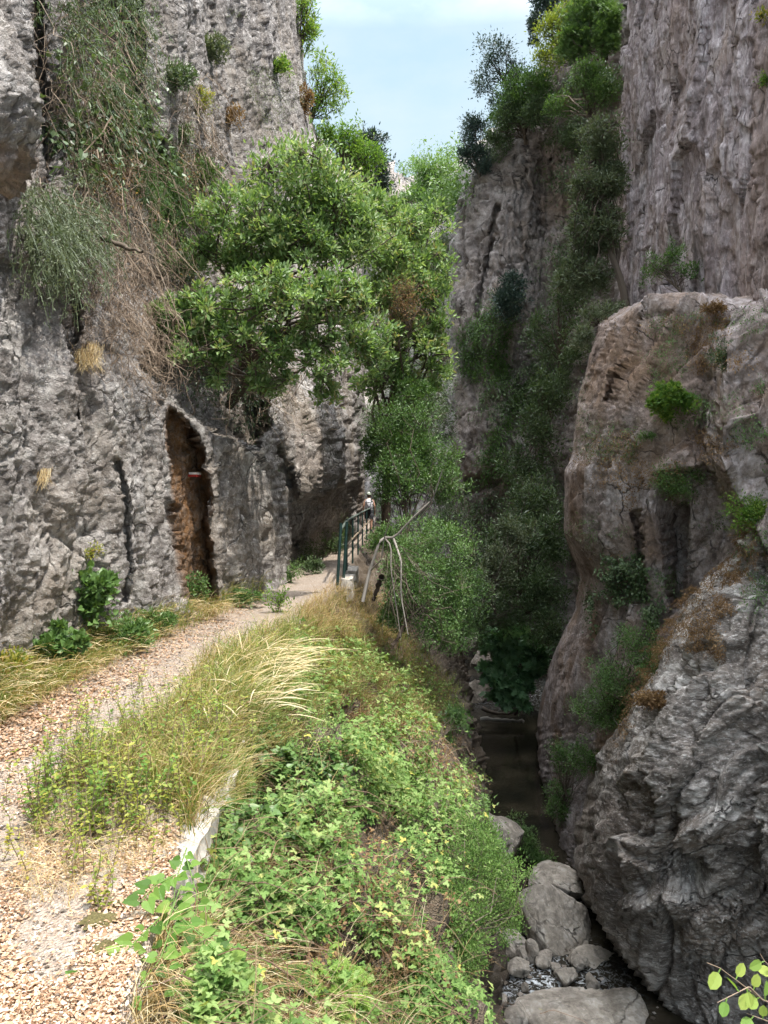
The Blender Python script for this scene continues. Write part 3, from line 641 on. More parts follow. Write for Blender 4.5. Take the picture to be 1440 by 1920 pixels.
def plant(name, label, cat, blobs, base, leafm, nleaf=4000, ls=.07, clus=70, T_=LEAF, trunk_r=.05, barkm='bark', group=None, crad=.22, fill=.45,
          up=.5, vr=(0, 1), droop=0.0, trunk=None, shell=.75, twigs=True, aspect=1.0, stemname='trunk', crownname='crown', bare=0):
    """blobs: (px,py,d,rx_px,ry_px[,rd_m]) ellipsoids of foliage; base: world point the stems grow from"""
    cs, rs = [], []
    vol = np.array([b_[3] * b_[4] for b_ in blobs], float); vol /= vol.sum()
    for b_, f in zip(blobs, vol):
        c = w1(b_[0], b_[1], b_[2]); rx, rz = b_[3] / F * b_[2], b_[4] / F * b_[2]; ry = b_[5] if len(b_) > 5 else (rx + rz) / 2 * .8
        k = max(3, int(round(clus * f)))
        d = rdir(k); rad = np.where(rng.random(k) < shell, rng.uniform(.72, 1.02, k), rng.uniform(.2, .75, k))
        d[:, 1] = np.where(rng.random(k) < .6, -np.abs(d[:, 1]), d[:, 1])
        lump = .82 + .3 * vnoise(d * 1.7 + b_[0] * .01, 3)
        cs.append(c + d * rad[:, None] * lump[:, None] * np.array([rx, ry, rz])); rs.append(np.full(k, crad * min(rx, rz) * 1.0))
    cs = np.concatenate(cs); rs = np.concatenate(rs) * rng.uniform(.6, 1.3, len(cs))
    root = thing(name, label, cat, base, group); base = np.asarray(base, float)
    per = max(3, nleaf // len(cs)); tone = rng.uniform(-.26, .26, len(cs))
    ci = np.repeat(np.arange(len(cs)), per)
    off = rng.normal(size=(len(ci), 3)) * np.array([1, 1, aspect]) * .55; P = cs[ci] + off * rs[ci][:, None]
    P[:, 2] -= droop * rng.random(len(ci)) * rs[ci] * 3
    D = nrm(off + rdir(len(ci)) * .8 + np.array([0, 0, up - droop])); U = nrm(rdir(len(ci)) * .75 + np.array([.15, -.25, .8]))
    v = np.clip(vr[0] + (vr[1] - vr[0]) * np.clip(rng.beta(2.2, 2.2, len(ci)) + tone[ci], 0, 1), 0, 1)
    put(crownname, inst(T_, P, D, U, ls * rng.uniform(.6, 1.25, len(ci)), v), leafm, root, base)
    # stems
    parts = []
    if trunk is None:
        cen = np.average(cs, axis=0); top = base + (cen - base) * .75
        tr = bezier(base[None], top[None], 9, 0, .09)
    else: tr = np.array(trunk, float)[None]; tr = upline(tr[0], 14)[None]
    m_ = tr.shape[1]; rr = np.linspace(trunk_r, trunk_r * .4, m_)
    parts.append(tubes(tr, rr[None], 7))
    nb = min(len(cs), 42); sel = rng.choice(len(cs), nb, replace=False)
    ti = rng.integers(m_ // 3, m_, nb); parts.append(tubes(bezier(tr[0, ti], cs[sel], 7, .08, .12), np.linspace(trunk_r * .32, trunk_r * .08, 7)[None], 4))
    if twigs:
        nt_ = len(cs) * 2; s2 = rng.integers(0, len(cs), nt_)
        nearest = cs[sel][np.argmin(np.linalg.norm(cs[s2][:, None] - cs[sel][None], axis=-1) + (s2[:, None] == sel[None]) * 0, axis=1)]
        parts.append(tubes(bezier(nearest, cs[s2] + rng.normal(size=(nt_, 3)) * rs[s2][:, None] * .6, 5, 0, .12), np.linspace(trunk_r * .1, trunk_r * .035, 5)[None], 3))
    if bare:
        e = cs[rng.integers(0, len(cs), bare)]; parts.append(tubes(bezier(e, e + rdir(bare, -.2) * rs.mean() * 3, 5, 0, .15), np.linspace(trunk_r * .1, trunk_r * .03, 5)[None], 3))
    put(stemname, join(parts), M[barkm], root, base)
    return root
def upline(L, n):
    L = np.asarray(L, float); s = np.concatenate([[0], np.cumsum(np.linalg.norm(np.diff(L, axis=0), axis=1))]); q = np.linspace(0, s[-1], n)
    return np.stack([np.interp(q, s, L[:, k]) for k in range(3)], -1)
def surf(px, py, up=0):
    p, n_, k, o_ = hit(np.array([px]), np.array([py])); return p[0] + n_[0] * up
def shrub(name, label, px, py, rx, ry, leafm, n=1500, ls=.06, cat='shrub', group=None, T_=LEAF, lift=.5, **k):
    """a shrub rooted on the surface seen at px,py (its lower middle), crown above it"""
    b_ = surf(px, py + ry * .55); d = min(b_[1], surf(px, py)[1]) - .6 * rx / F * b_[1]
    return plant(name, label, cat, [(px, py, d, rx, ry), (px - rx * .35, py + ry * .25, d, rx * .6, ry * .6), (px + rx * .4, py - ry * .1, d, rx * .55, ry * .6)], b_, leafm, n, ls, k.pop('clus', 34), T_,
                 k.pop('trunk_r', max(.012, .02 * ry / F * d * 2)), group=group, crad=k.pop('crad', .34), stemname='stems', crownname='foliage', **k)

# ------------------------------------------------------------------ water, boulders, logs
m, t, b, o = newmat('stream_water'); v = tvec(t)
wn = tnoise(t, v, 7, 4, .55, .6); wb = tnoise(t, v, .9, 4, .6)
foam = tmath(t, 'MULTIPLY', tattr(t, 'rapid'), ramp(t, [(.50, (0, 0, 0)), (.60, (.9, .9, .9))], tnoise(t, tvec(t, (1, 1, 1)), 9, 6, .7, 1.0)))
c = tmix(t, foam, ramp(t, [(.35, (.012, .011, .009)), (.55, (.032, .027, .018)), (.72, (.07, .058, .04))], wb), (.78, .82, .85))
t.links.new(c, b.inputs['Base Color']); t.links.new(tmath(t, 'ADD', .06, tmath(t, 'MULTIPLY', foam, .5)), b.inputs['Roughness']); b.inputs['IOR'].default_value = 1.33
bn = t.nodes.new('ShaderNodeBump'); bn.inputs['Distance'].default_value = .05; t.links.new(wn, bn.inputs['Height'])
t.links.new(tmath(t, 'ADD', .12, tmath(t, 'MULTIPLY', tattr(t, 'rapid'), .8)), bn.inputs['Strength']); t.links.new(bn.outputs[0], b.inputs['Normal'])
M['water'] = m
M['grn_grey'] = leafmat('grn_grey', [(.05, .08, .03), (.09, .14, .05), (.13, .19, .08), (.2, .22, .1)], .3, .45)
xs = np.linspace(.2, 9, 170); ys = np.concatenate([np.linspace(-6, 10, 20)[:-1], np.linspace(10, 20, 200), np.linspace(20.2, 70, 60)])
Wp = np.stack(np.broadcast_arrays(xs[None], ys[:, None], np.full((len(ys), len(xs)), -6.95)), -1).copy()
rap = np.clip(1 - np.abs(ys - 13.6) / 1.6, 0, 1)[:, None] * np.ones(len(xs))[None] * np.clip(1.1 - np.abs(xs - 2.8)[None] / 1.6, 0, 1)
rap = np.maximum(rap, (.6 * np.clip(1 - np.abs(ys - 33) / 3, 0, 1))[:, None] * np.ones(len(xs))[None])
Wp[..., 2] += rap * (.06 * fbm(Wp * 2.5, 3, 2)) + np.clip((ys - 29) / 20, 0, 1)[:, None] * .5
tag(gridmesh('water', Wp, M['water'], {'rapid': rap.ravel(), 'stain': rap.ravel() * 0}, True, rec=False), 'dark brown stream with a still pool and small white rapids', 'water', kind='structure')

def boulder(label, px, py, d, rx, ry, seed, rz=0, tilt=(0, 0), rd=None, cat='boulder', group='boulders along the stream', name='boulder', n=44, mat='boulder', **k):
    rx, ry = 1.22 * rx / F * d, 1.22 * ry / F * d; rd = rd or (rx + ry) / 2
    o = rockblob(name, w1(px, py, d), (rx, rd, ry), M[mat], n=n, seed=seed, rz=rz, tilt=tilt, **k)
    return tag(o, label, cat, group)
boulder('large tilted flat-faced boulder standing on the near side of the pool', 1046, 1738, 15.0, 66, 84, 3, .5, (-.35, .12), .75, planes=16, a=.2)
boulder('rounded boulder lying directly behind the large tilted boulder', 1036, 1668, 16.4, 50, 34, 5, .2, rd=.7, planes=7)
boulder('broad pale cracked boulder at the bottom edge of the photo', 1088, 1935, 12.6, 112, 82, 8, .35, (-.3, .05), .9, planes=16, a=.2)
boulder('long pale boulder partly hidden by shrubs left of the tilted boulder', 925, 1590, 17.3, 62, 52, 12, .4, (-.2, .2), .8)
boulder('low wedge-shaped boulder at the foot of the dark rock face', 1135, 1815, 14.2, 48, 26, 14, -.3, (0, .25), .45)
boulder('brown rounded boulder beside the shrub left of the rapids', 955, 1762, 14.6, 38, 26, 16, .2)
boulder('pale boulder beside the big-leaved bush by the far pool', 903, 1240, 35, 22, 26, 21, .3)
boulder('boulder at the head of the pool behind the driftwood', 893, 1310, 32, 34, 30, 23, .1, rd=.8)
boulder('small grey boulder topmost of those left of the big-leaved bush', 893, 1205, 40, 18, 16, 25, .2)
boulder('ledge-like boulder wedged in the gap above the dark far channel', 1060, 1450, 22.5, 34, 24, 27, .2, (0, -.4))
stones = [(980, 1793, 11, 14), (997, 1787, 10, 20), (1077, 1795, 12, 11), (1088, 1808, 14, 12), (1060, 1830, 22, 15), (974, 1818, 20, 15), (1020, 1798, 20, 10), (925, 1842, 17, 14), (1110, 1842, 12, 14), (935, 1880, 24, 18), (968, 1908, 22, 14),
          (905, 1905, 18, 16), (985, 1850, 9, 7), (1040, 1812, 9, 6), (915, 1770, 18, 12), (900, 1860, 14, 12), (950, 1930, 24, 14), (890, 1885, 12, 12), (1000, 1762, 10, 8)]
sl = ['upright brown stone just left of the tilted boulder', 'narrow upright stone between the brown one and the tilted boulder', 'upper of two small stones right of the rapids', 'lower of two small stones right of the rapids', 'mossy flat stone just right of the white water', 'orange wet stone left of the white water']
for i, (x, y, rx, ry) in enumerate(stones):
    d = (1.6 + 6.95 - .05) / ((y + ry * .5 - 930) / 1440)
    lab = sl[i] if i < 6 else None
    o = boulder(lab or 'small wet stone in the shallow stream bed', x, y, d, rx, ry, 40 + i, i * .7, n=18, cat='stone', group='small stones in the stream' if lab else 'small stones nothing tells apart in the shallow stream', name='stone', planes=7)
# gravel and pebbles of the bed: uncountable
def pebbles(name, label, n, xr, yr, zf, smin, smax):
    T8 = np.array([(1, 0, 0), (-1, 0, 0), (0, 1, 0), (0, -1, 0), (0, 0, .6), (0, 0, -.6)]); Tf = [np.array([(0, 2, 4), (2, 1, 4), (1, 3, 4), (3, 0, 4), (2, 0, 5), (1, 2, 5), (3, 1, 5), (0, 3, 5)])]
    P = np.stack([rng.uniform(*xr, n), rng.uniform(*yr, n), np.zeros(n)], -1); P[:, 2] = zf(P)
    a, f, vv = inst((T8 * (1 + rng.normal(size=T8.shape) * .15), Tf), P, rdir(n) * np.array([1, 1, .2]), np.tile([0, 0, 1.0], (n, 1)) + rng.normal(size=(n, 3)) * .3, rng.uniform(smin, smax, n))
    return mk(name, a, f, M['peb'], None, {'v': vv})
M['peb'] = leafmat('pebble', [(.09, .07, .05), (.18, .15, .12), (.30, .26, .22), (.42, .38, .34)], 0, .6, .3)
tag(pebbles('pebbles', '', 350, (1.3, 4.6), (10.5, 16.5), lambda P: -6.98 + .12 * vnoise(P * 1.4, 8) + np.clip(2.1 - P[:, 0], 0, 1) * .35, .015, .06), 'pebbles and gravel along the shallow stream', 'pebbles', kind='stuff')
def logs(name, label, pts, r0, r1, mat='grey_bark', cat='log', group=None, side=()):
    L = upline(np.array(pts), 16); o_ = L[0].copy(); L = L + rng.normal(size=L.shape) * r0 * .25
    parts = [tubes(L[None], np.linspace(r0, r1, 16)[None] * (1 + .12 * rng.normal(size=16)), 8)]
    for a_, b_ in side: parts.append(tubes(bezier(np.array([a_]), np.array([b_]), 6, 0, .08), np.linspace(r1 * .8, r1 * .25, 6)[None], 5))
    o = put(name, join(parts), M[mat], None, o_, True); o.location = o_; return tag(o, label, cat, group)
logs('log', 'pale straight driftwood log, front one of two in the far pool', [w1(903, 1347, 28.5), w1(940, 1350, 28.4), w1(984, 1352, 28.3)], .08, .055, group='driftwood logs in the pool')
logs('log', 'brown curved driftwood log lying behind the straight pale one', [w1(905, 1328, 29.0), w1(930, 1339, 28.9), w1(975, 1336, 28.8)], .08, .05, 'bark', group='driftwood logs in the pool')
logs('dead_branch', 'dark broken dead branch sticking out of the vines on the left cliff', [w1(190, 445, 7.7), w1(225, 460, 7.55), w1(268, 474, 7.4)], .026, .014, 'bark', 'branch', side=[(w1(215, 455, 7.6), w1(235, 470, 7.5))])
logs('root', 'pale twisted dead root on the rim of the near right rock', [w1(1150, 1385, 15.0), w1(1170, 1350, 14.8), w1(1205, 1345, 14.6)], .04, .015, 'grey_bark', 'root', side=[(w1(1165, 1360, 14.8), w1(1150, 1345, 14.6)), (w1(1180, 1348, 14.7), w1(1212, 1330, 14.5)), (w1(1160, 1370, 14.9), w1(1135, 1400, 15))])

# ------------------------------------------------------------------ railing, wall edge, waymark
M['green_paint'] = flat('green_paint', (.025, .06, .055), .4, .3, scale=60)
M['worn_rail'] = flat('worn_rail', (.16, .20, .17), .45, .4, var=.5, scale=14)
M['rail_tan'] = flat('rail_tan', (.26, .21, .15), .6, .1, var=.4, scale=18)
M['concrete'] = flat('concrete', (.42, .39, .35), .9, 0, .02, .35, 9)
rail = thing('railing', 'dark green metal railing with posts along the outer edge of the path', 'railing', (-.86, 14.1, 0))
ro = np.array([-.86, 14.1, 0])
def zpath(Y): return 0.0
posts = [(-.86, 14.1), (-.79, 14.9), (-.80, 16.4), (-.80, 19.6), (-.76, 22.5), (-.73, 26), (-.68, 30), (-.62, 34.5), (-.55, 39)]
for i, (x, Y) in enumerate(posts):
    tl = .07 if i in (0, 1) else .0
    put('post', tubes(np.array([[(x, Y, -.12), (x + tl * .5, Y, .5), (x + tl, Y, 1.1)]]), .028 if i < 2 else .024, 8), M['green_paint'], rail, ro, True)
top = [(-.80, 14.1, .97)] + [(x, Y, 1.06) for x, Y in posts[2:]]
put('handrail', tubes(upline(top, 40)[None], .028, 8), M['worn_rail'], rail, ro, True)
mid = [(-.83, 14.1, .42)] + [(x, Y, .52) for x, Y in posts[2:]]
put('lower_rail', tubes(upline(mid, 40)[None], .026, 8), M['rail_tan'], rail, ro, True)

def slab(name, label, X0, X1, Ya, Yb, z0, z1, mat, parent=None, seed=1, cat=None, n=26, amp=.02):
    """weathered masonry: a subdivided box with broken faces"""
    bx = []
    s = np.linspace(-1, 1, n)
    fs = []
    V = []; Fq = []; off = 0
    for ax in range(3):
        for sg in (-1, 1):
            A_, B_ = np.meshgrid(s, s); P = np.zeros((n, n, 3)); P[..., ax] = sg; P[..., (ax + 1) % 3] = A_ * sg; P[..., (ax + 2) % 3] = B_
            idx = np.arange(n * n).reshape(n, n) + off; off += n * n
            V.append(P.reshape(-1, 3)); Fq.append(np.stack([idx[:-1, :-1], idx[:-1, 1:], idx[1:, 1:], idx[1:, :-1]], -1).reshape(-1, 4))
    V = np.concatenate(V); c = np.array([(X0 + X1) / 2, (Ya + Yb) / 2, (z0 + z1) / 2]); h_ = np.array([(X1 - X0) / 2, (Yb - Ya) / 2, (z1 - z0) / 2])
    P = V * h_; N_ = nrm(V ** 5); Q = P + c
    P = P - nrm(V) * (.12 * np.clip(np.sort(np.abs(V), -1)[:, 1:2] - .8, 0, 1)) * h_.min() * 3
    P = P + nrm(V) * (amp * 2 * fbm(Q * 4, 4, seed) + amp * facets(Q, .14, seed))[:, None]
    o = mk(name, P, [np.concatenate(Fq)], M[mat], parent, {'stain': np.zeros(len(P))}, True); o.location = c
    if cat: tag(o, label, cat)
    return o
slab('retaining_wall', 'pale weathered end of the old concrete retaining wall at the path edge', -1.02, -.86, 3.25, 4.55, -1.15, -.03, 'concrete', cat='wall', seed=3, amp=.03)
slab('curb_stone', 'pale mortared stone block beneath the front railing posts', -.82, -.60, 14.6, 15.6, -.4, .02, 'concrete', cat='stone', seed=6)
slab('curb_stone', 'pale mortared stone block behind the one under the front posts', -.80, -.58, 16.2, 17.4, -.4, .02, 'concrete', cat='stone', seed=7)
# waymark: painted stripes on the rock
wm_p, wm_n, _, _ = hit(np.arange(352, 376, 4), np.full(6, 888)); wy = wm_p[:, 1].min() - .03
M['white_paint'] = flat('white_paint', (.75, .73, .68), .7, var=.1); M['red_paint'] = flat('red_paint', (.38, .03, .02), .7, var=.2); M['ochre_paint'] = flat('ochre_paint', (.30, .17, .03), .8, var=.3)
wmk = thing('waymark', 'small white and red painted trail waymark on the orange rock', 'waymark', w1(362, 890, wy))
def stripe(name, x0, x1, y0, y1, mat):
    q = np.array([w1(x0, y0, wy), w1(x1, y0, wy - .05), w1(x1, y1, wy - .05), w1(x0, y1, wy)]); q2 = q + np.array([0, .25, 0])
    V = np.concatenate([q, q2]) - w1(362, 890, wy); mk(name, V, [np.array([(0, 1, 2, 3), (7, 6, 5, 4), (0, 4, 5, 1), (1, 5, 6, 2), (2, 6, 7, 3), (3, 7, 4, 0)])], M[mat], wmk)
# the daubed face stands proud of the rock on a shallow rib of plaster
stripe('white_stripe', 354, 369, 885.6, 889.4, 'white_paint'); stripe('red_stripe', 353, 368.5, 889.6, 893.6, 'red_paint')

# ------------------------------------------------------------------ the walker
def walker():
    Y0 = 34.5; X0 = (692 - CX) / F * Y0; s = 1.0
    root = thing('person', 'hiker in white top, dark shorts, cap and backpack straps walking away along the path', 'person', (X0, Y0, 0.0))
    sk = flat('skin', (.42, .24, .16), .55, var=.1); dk = flat('dark_cloth', (.018, .018, .024), .8); wt = flat('white_cloth', (.62, .62, .66), .8, var=.08); hr = flat('hair', (.05, .03, .02), .6); cap_ = flat('cap_cloth', (.55, .62, .52), .8)
    V, E, Rr = [], [], []
    def v(x, y, z, r): V.append((x, y, z)); Rr.append(r); return len(V) - 1
    def ch(a, pts):
        for p in pts:
            n_ = v(*p); E.append((a, n_)); a = n_
        return a
    pel = v(0, 0, .94, .135); ch1 = ch(pel, [(0, 0, 1.08, .12), (0, .0, 1.25, .14), (0, .01, 1.40, .13)])
    nk = ch(ch1, [(0, .01, 1.48, .058), (0, .02, 1.55, .062), (0, .03, 1.62, .088), (0, .03, 1.70, .075)])
    for sx, st in ((-1, .16), (1, -.12)):
        ft = ch(pel, [(sx * .10, 0, .86, .095), (sx * .105, st * .45, .50, .062), (sx * .105, st * .55, .34, .058), (sx * .10, st * .6, .10, .036), (sx * .10, st * .6 + .02, .04, .04), (sx * .11, st * .6 + .16, .03, .034)])
        hd = ch(ch1, [(sx * .18, .0, 1.40, .052), (sx * .24, -.03, 1.16, .042), (sx * .255, .05, .98, .034), (sx * .25, .12, .90, .026), (sx * .25, .14, .85, .026)])
        for k, (fx, fl) in enumerate(((-.024, .07), (-.008, .08), (.008, .075), (.024, .058))):
            ch(hd, [(sx * .25 + fx, .155, .82, .009), (sx * .25 + fx, .17, .82 - fl * .5, .008), (sx * .25 + fx, .16, .82 - fl, .007)])
        ch(hd, [(sx * .25 - sx * .03, .165, .85, .010), (sx * .25 - sx * .035, .185, .82, .009)])
    me = bpy.data.meshes.new('body'); me.from_pydata(V, E, []); o = bpy.data.objects.new('body', me); COL.objects.link(o); o.parent = root
    me.materials.append(sk); sm = o.modifiers.new('skin', 'SKIN'); ss = o.modifiers.new('sub', 'SUBSURF'); ss.levels = ss.render_levels = 2
    for i, r in enumerate(Rr): me.skin_vertices[0].data[i].radius = (r, r * (.8 if i < 4 else 1))
    me.skin_vertices[0].data[0].use_root = True
    def lathe(name, rings, mat, n=20):
        """rings: (cx,cy,z,rx,ry)"""
        a = np.arange(n) * 2 * math.pi / n; P = np.array([[(cx + rx * math.cos(q), cy + ry * math.sin(q), z) for q in a] for cx, cy, z, rx, ry in rings])
        idx = np.arange(len(rings) * n).reshape(len(rings), n); nx = np.roll(idx, -1, 1)
        q = np.stack([idx[:-1], nx[:-1], nx[1:], idx[1:]], -1).reshape(-1, 4)
        return mk(name, P.reshape(-1, 3), [q, idx[-1:].copy()], mat, root, None, True)
    lathe('top', [(0, 0, .96, .165, .12), (0, 0, 1.08, .15, .115), (0, 0, 1.25, .185, .135), (0, 0, 1.38, .20, .13), (0, .01, 1.45, .12, .09), (0, .01, 1.49, .07, .065)], wt)
    lathe('shorts', [(0, 0, .80, .19, .13), (0, 0, .9, .185, .135), (0, 0, 1.0, .165, .125)], dk)
    for sx, st in ((-1, .16), (1, -.12)): lathe('shorts_leg', [(sx * .10, st * .35, .58, .095, .10), (sx * .10, st * .2, .7, .10, .11), (sx * .09, 0, .84, .10, .12)], dk)
    lathe('backpack', [(0, -.17, 1.02, .12, .05), (0, -.20, 1.10, .15, .09), (0, -.20, 1.30, .15, .09), (0, -.17, 1.41, .12, .06), (0, -.16, 1.44, .06, .03)], wt)
    for L in ([(-.13, -.27, 1.42), (-.07, -.30, 1.2), (.02, -.28, 1.02)], [(.12, -.27, 1.42), (.07, -.30, 1.2), (.0, -.28, 1.02)], [(-.17, -.2, 1.33), (0, -.30, 1.32), (.17, -.2, 1.33)], [(-.17, -.16, 1.03), (0, -.27, 1.02), (.17, -.16, 1.03)]):
        put('strap', tubes(upline(L, 8)[None], .014, 6, .5), dk, root, None, True)
    lathe('hair', [(0, .01, 1.53, .05, .05), (0, .02, 1.58, .085, .09), (0, .03, 1.66, .097, .105), (0, .03, 1.70, .09, .1)], hr)
    lathe('cap', [(0, .03, 1.67, .100, .108), (0, .03, 1.72, .098, .105), (0, .03, 1.77, .07, .075), (0, .03, 1.785, .02, .02)], cap_)
    for sx, st in ((-1, .16), (1, -.12)): lathe('shoe', [(sx * .105, st * .6 + .06, .0, .05, .13), (sx * .105, st * .6 + .06, .05, .052, .13), (sx * .10, st * .6, .11, .045, .055)], dk)
walker()

# ------------------------------------------------------------------ trees and shrubs
plant('evergreen_tree', 'domed bright green laurel tree leaning out of the left cliff over the path', 'tree',
      [(570, 375, 12.2, 105, 105, 1.0), (470, 430, 12.0, 105, 90, 1.0), (640, 430, 12.6, 110, 85, 1.0), (540, 490, 12.2, 130, 60, .9), (690, 400, 13.2, 70, 60, .8), (400, 490, 12, 60, 50, .6)],
      w1(455, 700, 13.6), M['laurel'], 24000, .086, 400, BROAD, .10, trunk=[w1(455, 700, 13.6), w1(470, 600, 13.0), w1(500, 510, 12.6), w1(545, 420, 12.4)], crad=.21, vr=(.05, .88), up=.7, shell=.8)
plant('evergreen_tree', 'low spreading laurel tree hanging over the dark hollow in the cliff', 'tree',
      [(400, 585, 10.6, 95, 48, .8), (520, 560, 10.6, 110, 55, .8), (640, 560, 11.0, 95, 62, .8), (450, 645, 10.6, 95, 45, .6), (590, 650, 10.9, 95, 55, .6), (690, 640, 11.6, 65, 65, .6), (520, 715, 10.9, 60, 45, .4), (345, 600, 10.3, 50, 50, .5), (340, 660, 10.2, 34, 36, .4), (300, 600, 10, 26, 40, .3), (400, 690, 10.5, 50, 30, .4), (610, 730, 11.2, 40, 32, .3)],
      w1(430, 760, 13.2), M['laurel'], 17500, .084, 380, BROAD, .085, trunk=[w1(430, 760, 13.2), w1(480, 690, 12.2), w1(545, 620, 11.3), w1(620, 575, 11.0)], crad=.20, vr=(0, .92), up=.5, bare=110)
plant('evergreen_tree', 'tall narrow laurel tree with a brown dry patch right of the domed tree', 'tree',
      [(765, 440, 16.5, 75, 70, 1.1), (790, 520, 16.5, 62, 80, 1.1), (735, 540, 16, 70, 75, 1.0), (800, 610, 16.6, 50, 70, .9), (745, 660, 16.2, 62, 60, .9), (720, 480, 15.6, 60, 60, .8), (700, 710, 16, 45, 45, .6), (815, 690, 17, 36, 60, .6), (770, 720, 16.5, 40, 40, .5)],
      w1(712, 1000, 17.0), M['laurel'], 18000, .105, 340, BROAD, .11, trunk=[w1(722, 1010, 17.0), w1(728, 860, 16.8), w1(740, 700, 16.6), w1(755, 540, 16.5)], crad=.2, vr=(.08, .9), up=.6, bare=60)
plant('dry_branches', 'brown leafless twigs inside the right hand laurel tree', 'branches', [(765, 570, 15.2, 50, 55, .4)], w1(760, 660, 15.8), M['orange_dry'], 1500, .045, 60, LEAF, .02, crad=.3, bare=120, stemname='twigs', crownname='dry_leaves')
# right bank trees below the railing
plant('young_tree', 'small dark green tree with loose foliage just right of the hiker', 'tree',
      [(745, 800, 15.5, 60, 70, .8), (790, 860, 15.5, 75, 60, .8), (740, 900, 15, 55, 60, .7), (830, 910, 16.5, 50, 45, .6), (700, 850, 16.5, 30, 60, .4), (770, 750, 16, 45, 50, .6)],
      w1(735, 1110, 14.6), M['mid_leaf'], 24000, .066, 300, LEAF, .04, crad=.24, vr=(0, .6), bare=20)
plant('bushy_tree', 'rounded fine leaved green bush below the railing overhanging the gorge', 'bush',
      [(800, 1020, 13.5, 95, 60, .9), (850, 1110, 13.5, 65, 75, .8), (770, 1090, 13, 70, 70, .8), (830, 1180, 13, 60, 50, .6), (720, 1010, 13.5, 40, 40, .4), (740, 1150, 13, 45, 35, .4)],
      w1(735, 1210, 12.6), M['mid_leaf'], 30000, .052, 420, LEAF, .04, crad=.24, vr=(0, .85), bare=20)
# bare grey trunk with hanging twigs
bt = thing('bare_tree', 'leafless grey tree with hanging twigs growing at the path edge near the first rail post', 'tree', w1(692, 1130, 11.6)); bo = w1(692, 1130, 11.6)
def tw(pts, r0, r1, n=14): return tubes(upline([w1(*p) for p in pts], n)[None], np.linspace(r0, r1, n)[None], 7)
put('trunk', join([tw([(680, 1128, 11.6), (693, 1070, 11.6), (712, 1015, 11.5), (722, 1008, 11.5)], .03, .02), tw([(722, 1008, 11.5), (740, 1008, 11.5), (775, 970, 11.4), (812, 935, 11.4), (830, 880, 11.3)], .02, .007)]), M['grey_bark'], bt, bo, True)
put('branch', tw([(722, 1010, 11.5), (733, 1022, 11.4), (733, 1070, 11.3), (742, 1130, 11.2), (752, 1200, 11.1)], .014, .005), M['grey_bark'], bt, bo, True)
put('branch', tw([(738, 1010, 11.5), (752, 1050, 11.2), (752, 1120, 11.1), (765, 1190, 11.0)], .018, .006), M['grey_bark'], bt, bo, True)
put('branch', tw([(695, 1070, 11.6), (715, 1050, 11.3), (720, 1010, 11.2), (735, 960, 11.0)], .014, .005), M['grey_bark'], bt, bo, True)
st_ = np.array([w1(rng.uniform(725, 765), rng.uniform(1010, 1110), rng.uniform(11.0, 11.5)) for _ in range(34)]); en_ = st_ + rng.normal(size=(34, 3)) * np.array([.28, .2, .15]) + np.array([.12, -.1, -.55])
put('twigs', tubes(bezier(st_, en_, 7, .05, .12), np.linspace(.005, .002, 7)[None], 4), M['bark'], bt, bo)
logs('broken_stump', 'short reddish broken branch stub right of the bare grey tree', [w1(700, 1125, 11.9), w1(708, 1100, 11.8), w1(716, 1082, 11.7)], .03, .045, 'bark', 'stump')

# left cliff shrubs
shrub('cliff_shrub', 'grey green shrub high on the left cliff above the others', 398, 90, 34, 28, M['grey_leaf'], 1500, .07)
shrub('cliff_shrub', 'yellow green tuft near the upper right edge of the left cliff', 522, 122, 24, 20, M['bright_leaf'], 1200, .08)
shrub('cliff_shrub', 'sparse dark shrub in the crevice left of the cliff centre', 335, 145, 34, 30, M['dark_leaf'], 1200, .06)
shrub('cliff_shrub', 'green shrub on the cliff just above left of the domed laurel', 378, 330, 42, 40, M['mid_leaf'], 2200, .06)
shrub('cliff_shrub', 'small orange and green tuft under the highest cliff shrub', 385, 190, 20, 34, M['yellow_leaf'], 500, .05)
shrub('cliff_shrub', 'dry brown hanging tuft in the middle of the upper left cliff', 430, 218, 26, 26, M['orange_dry'], 900, .06)
shrub('cliff_shrub', 'dry pinkish tuft on the right edge of the left cliff', 572, 190, 20, 40, M['orange_dry'], 900, .10)
shrub('cliff_shrub', 'green tuft in the crack left of the domed laurel top', 345, 250, 20, 26, M['mid_leaf'], 600, .05)
shrub('cliff_shrub', 'dark shrub at the shadowed gap left of the spreading laurel', 330, 500, 44, 36, M['dark_leaf'], 1800, .05)
# left rim trees against the sky; lighter leaf colours stand in for haze
LR = 'trees along the left rim'
plant('rim_tree', 'pale green tree topmost on the left rim against the sky', 'tree', [(570, 15, 25, 28, 60), (585, 80, 25, 22, 40)], w1(556, 120, 25), M['bright_leaf'], 1500, .13, 50, LEAF, .07, group=LR, crad=.4, vr=(.3, 1))
plant('rim_tree', 'airy light green tree below the topmost rim tree on the left', 'tree', [(610, 140, 26, 34, 55), (635, 185, 26, 26, 38), (600, 200, 26, 30, 35)], w1(575, 250, 26), M['bright_leaf'], 2200, .12, 70, LEAF, .07, group=LR, crad=.36, vr=(.3, 1))
plant('rim_tree', 'olive green rim tree just above the domed laurel', 'tree', [(650, 265, 28, 45, 35), (610, 255, 27, 30, 28), (690, 300, 28, 40, 40)], w1(620, 340, 28), M['bright_leaf'], 4200, .13, 110, LEAF, .08, group=LR, crad=.34, vr=(.1, .8))
plant('rim_tree', 'dark bluish tree at the right end of the left rim', 'tree', [(695, 265, 32, 36, 28), (715, 310, 32, 24, 40), (665, 300, 32, 40, 40), (715, 350, 33, 30, 30)], w1(680, 400, 32), M['blue_leaf'], 6000, .14, 120, LEAF, .09, group=LR, crad=.34)
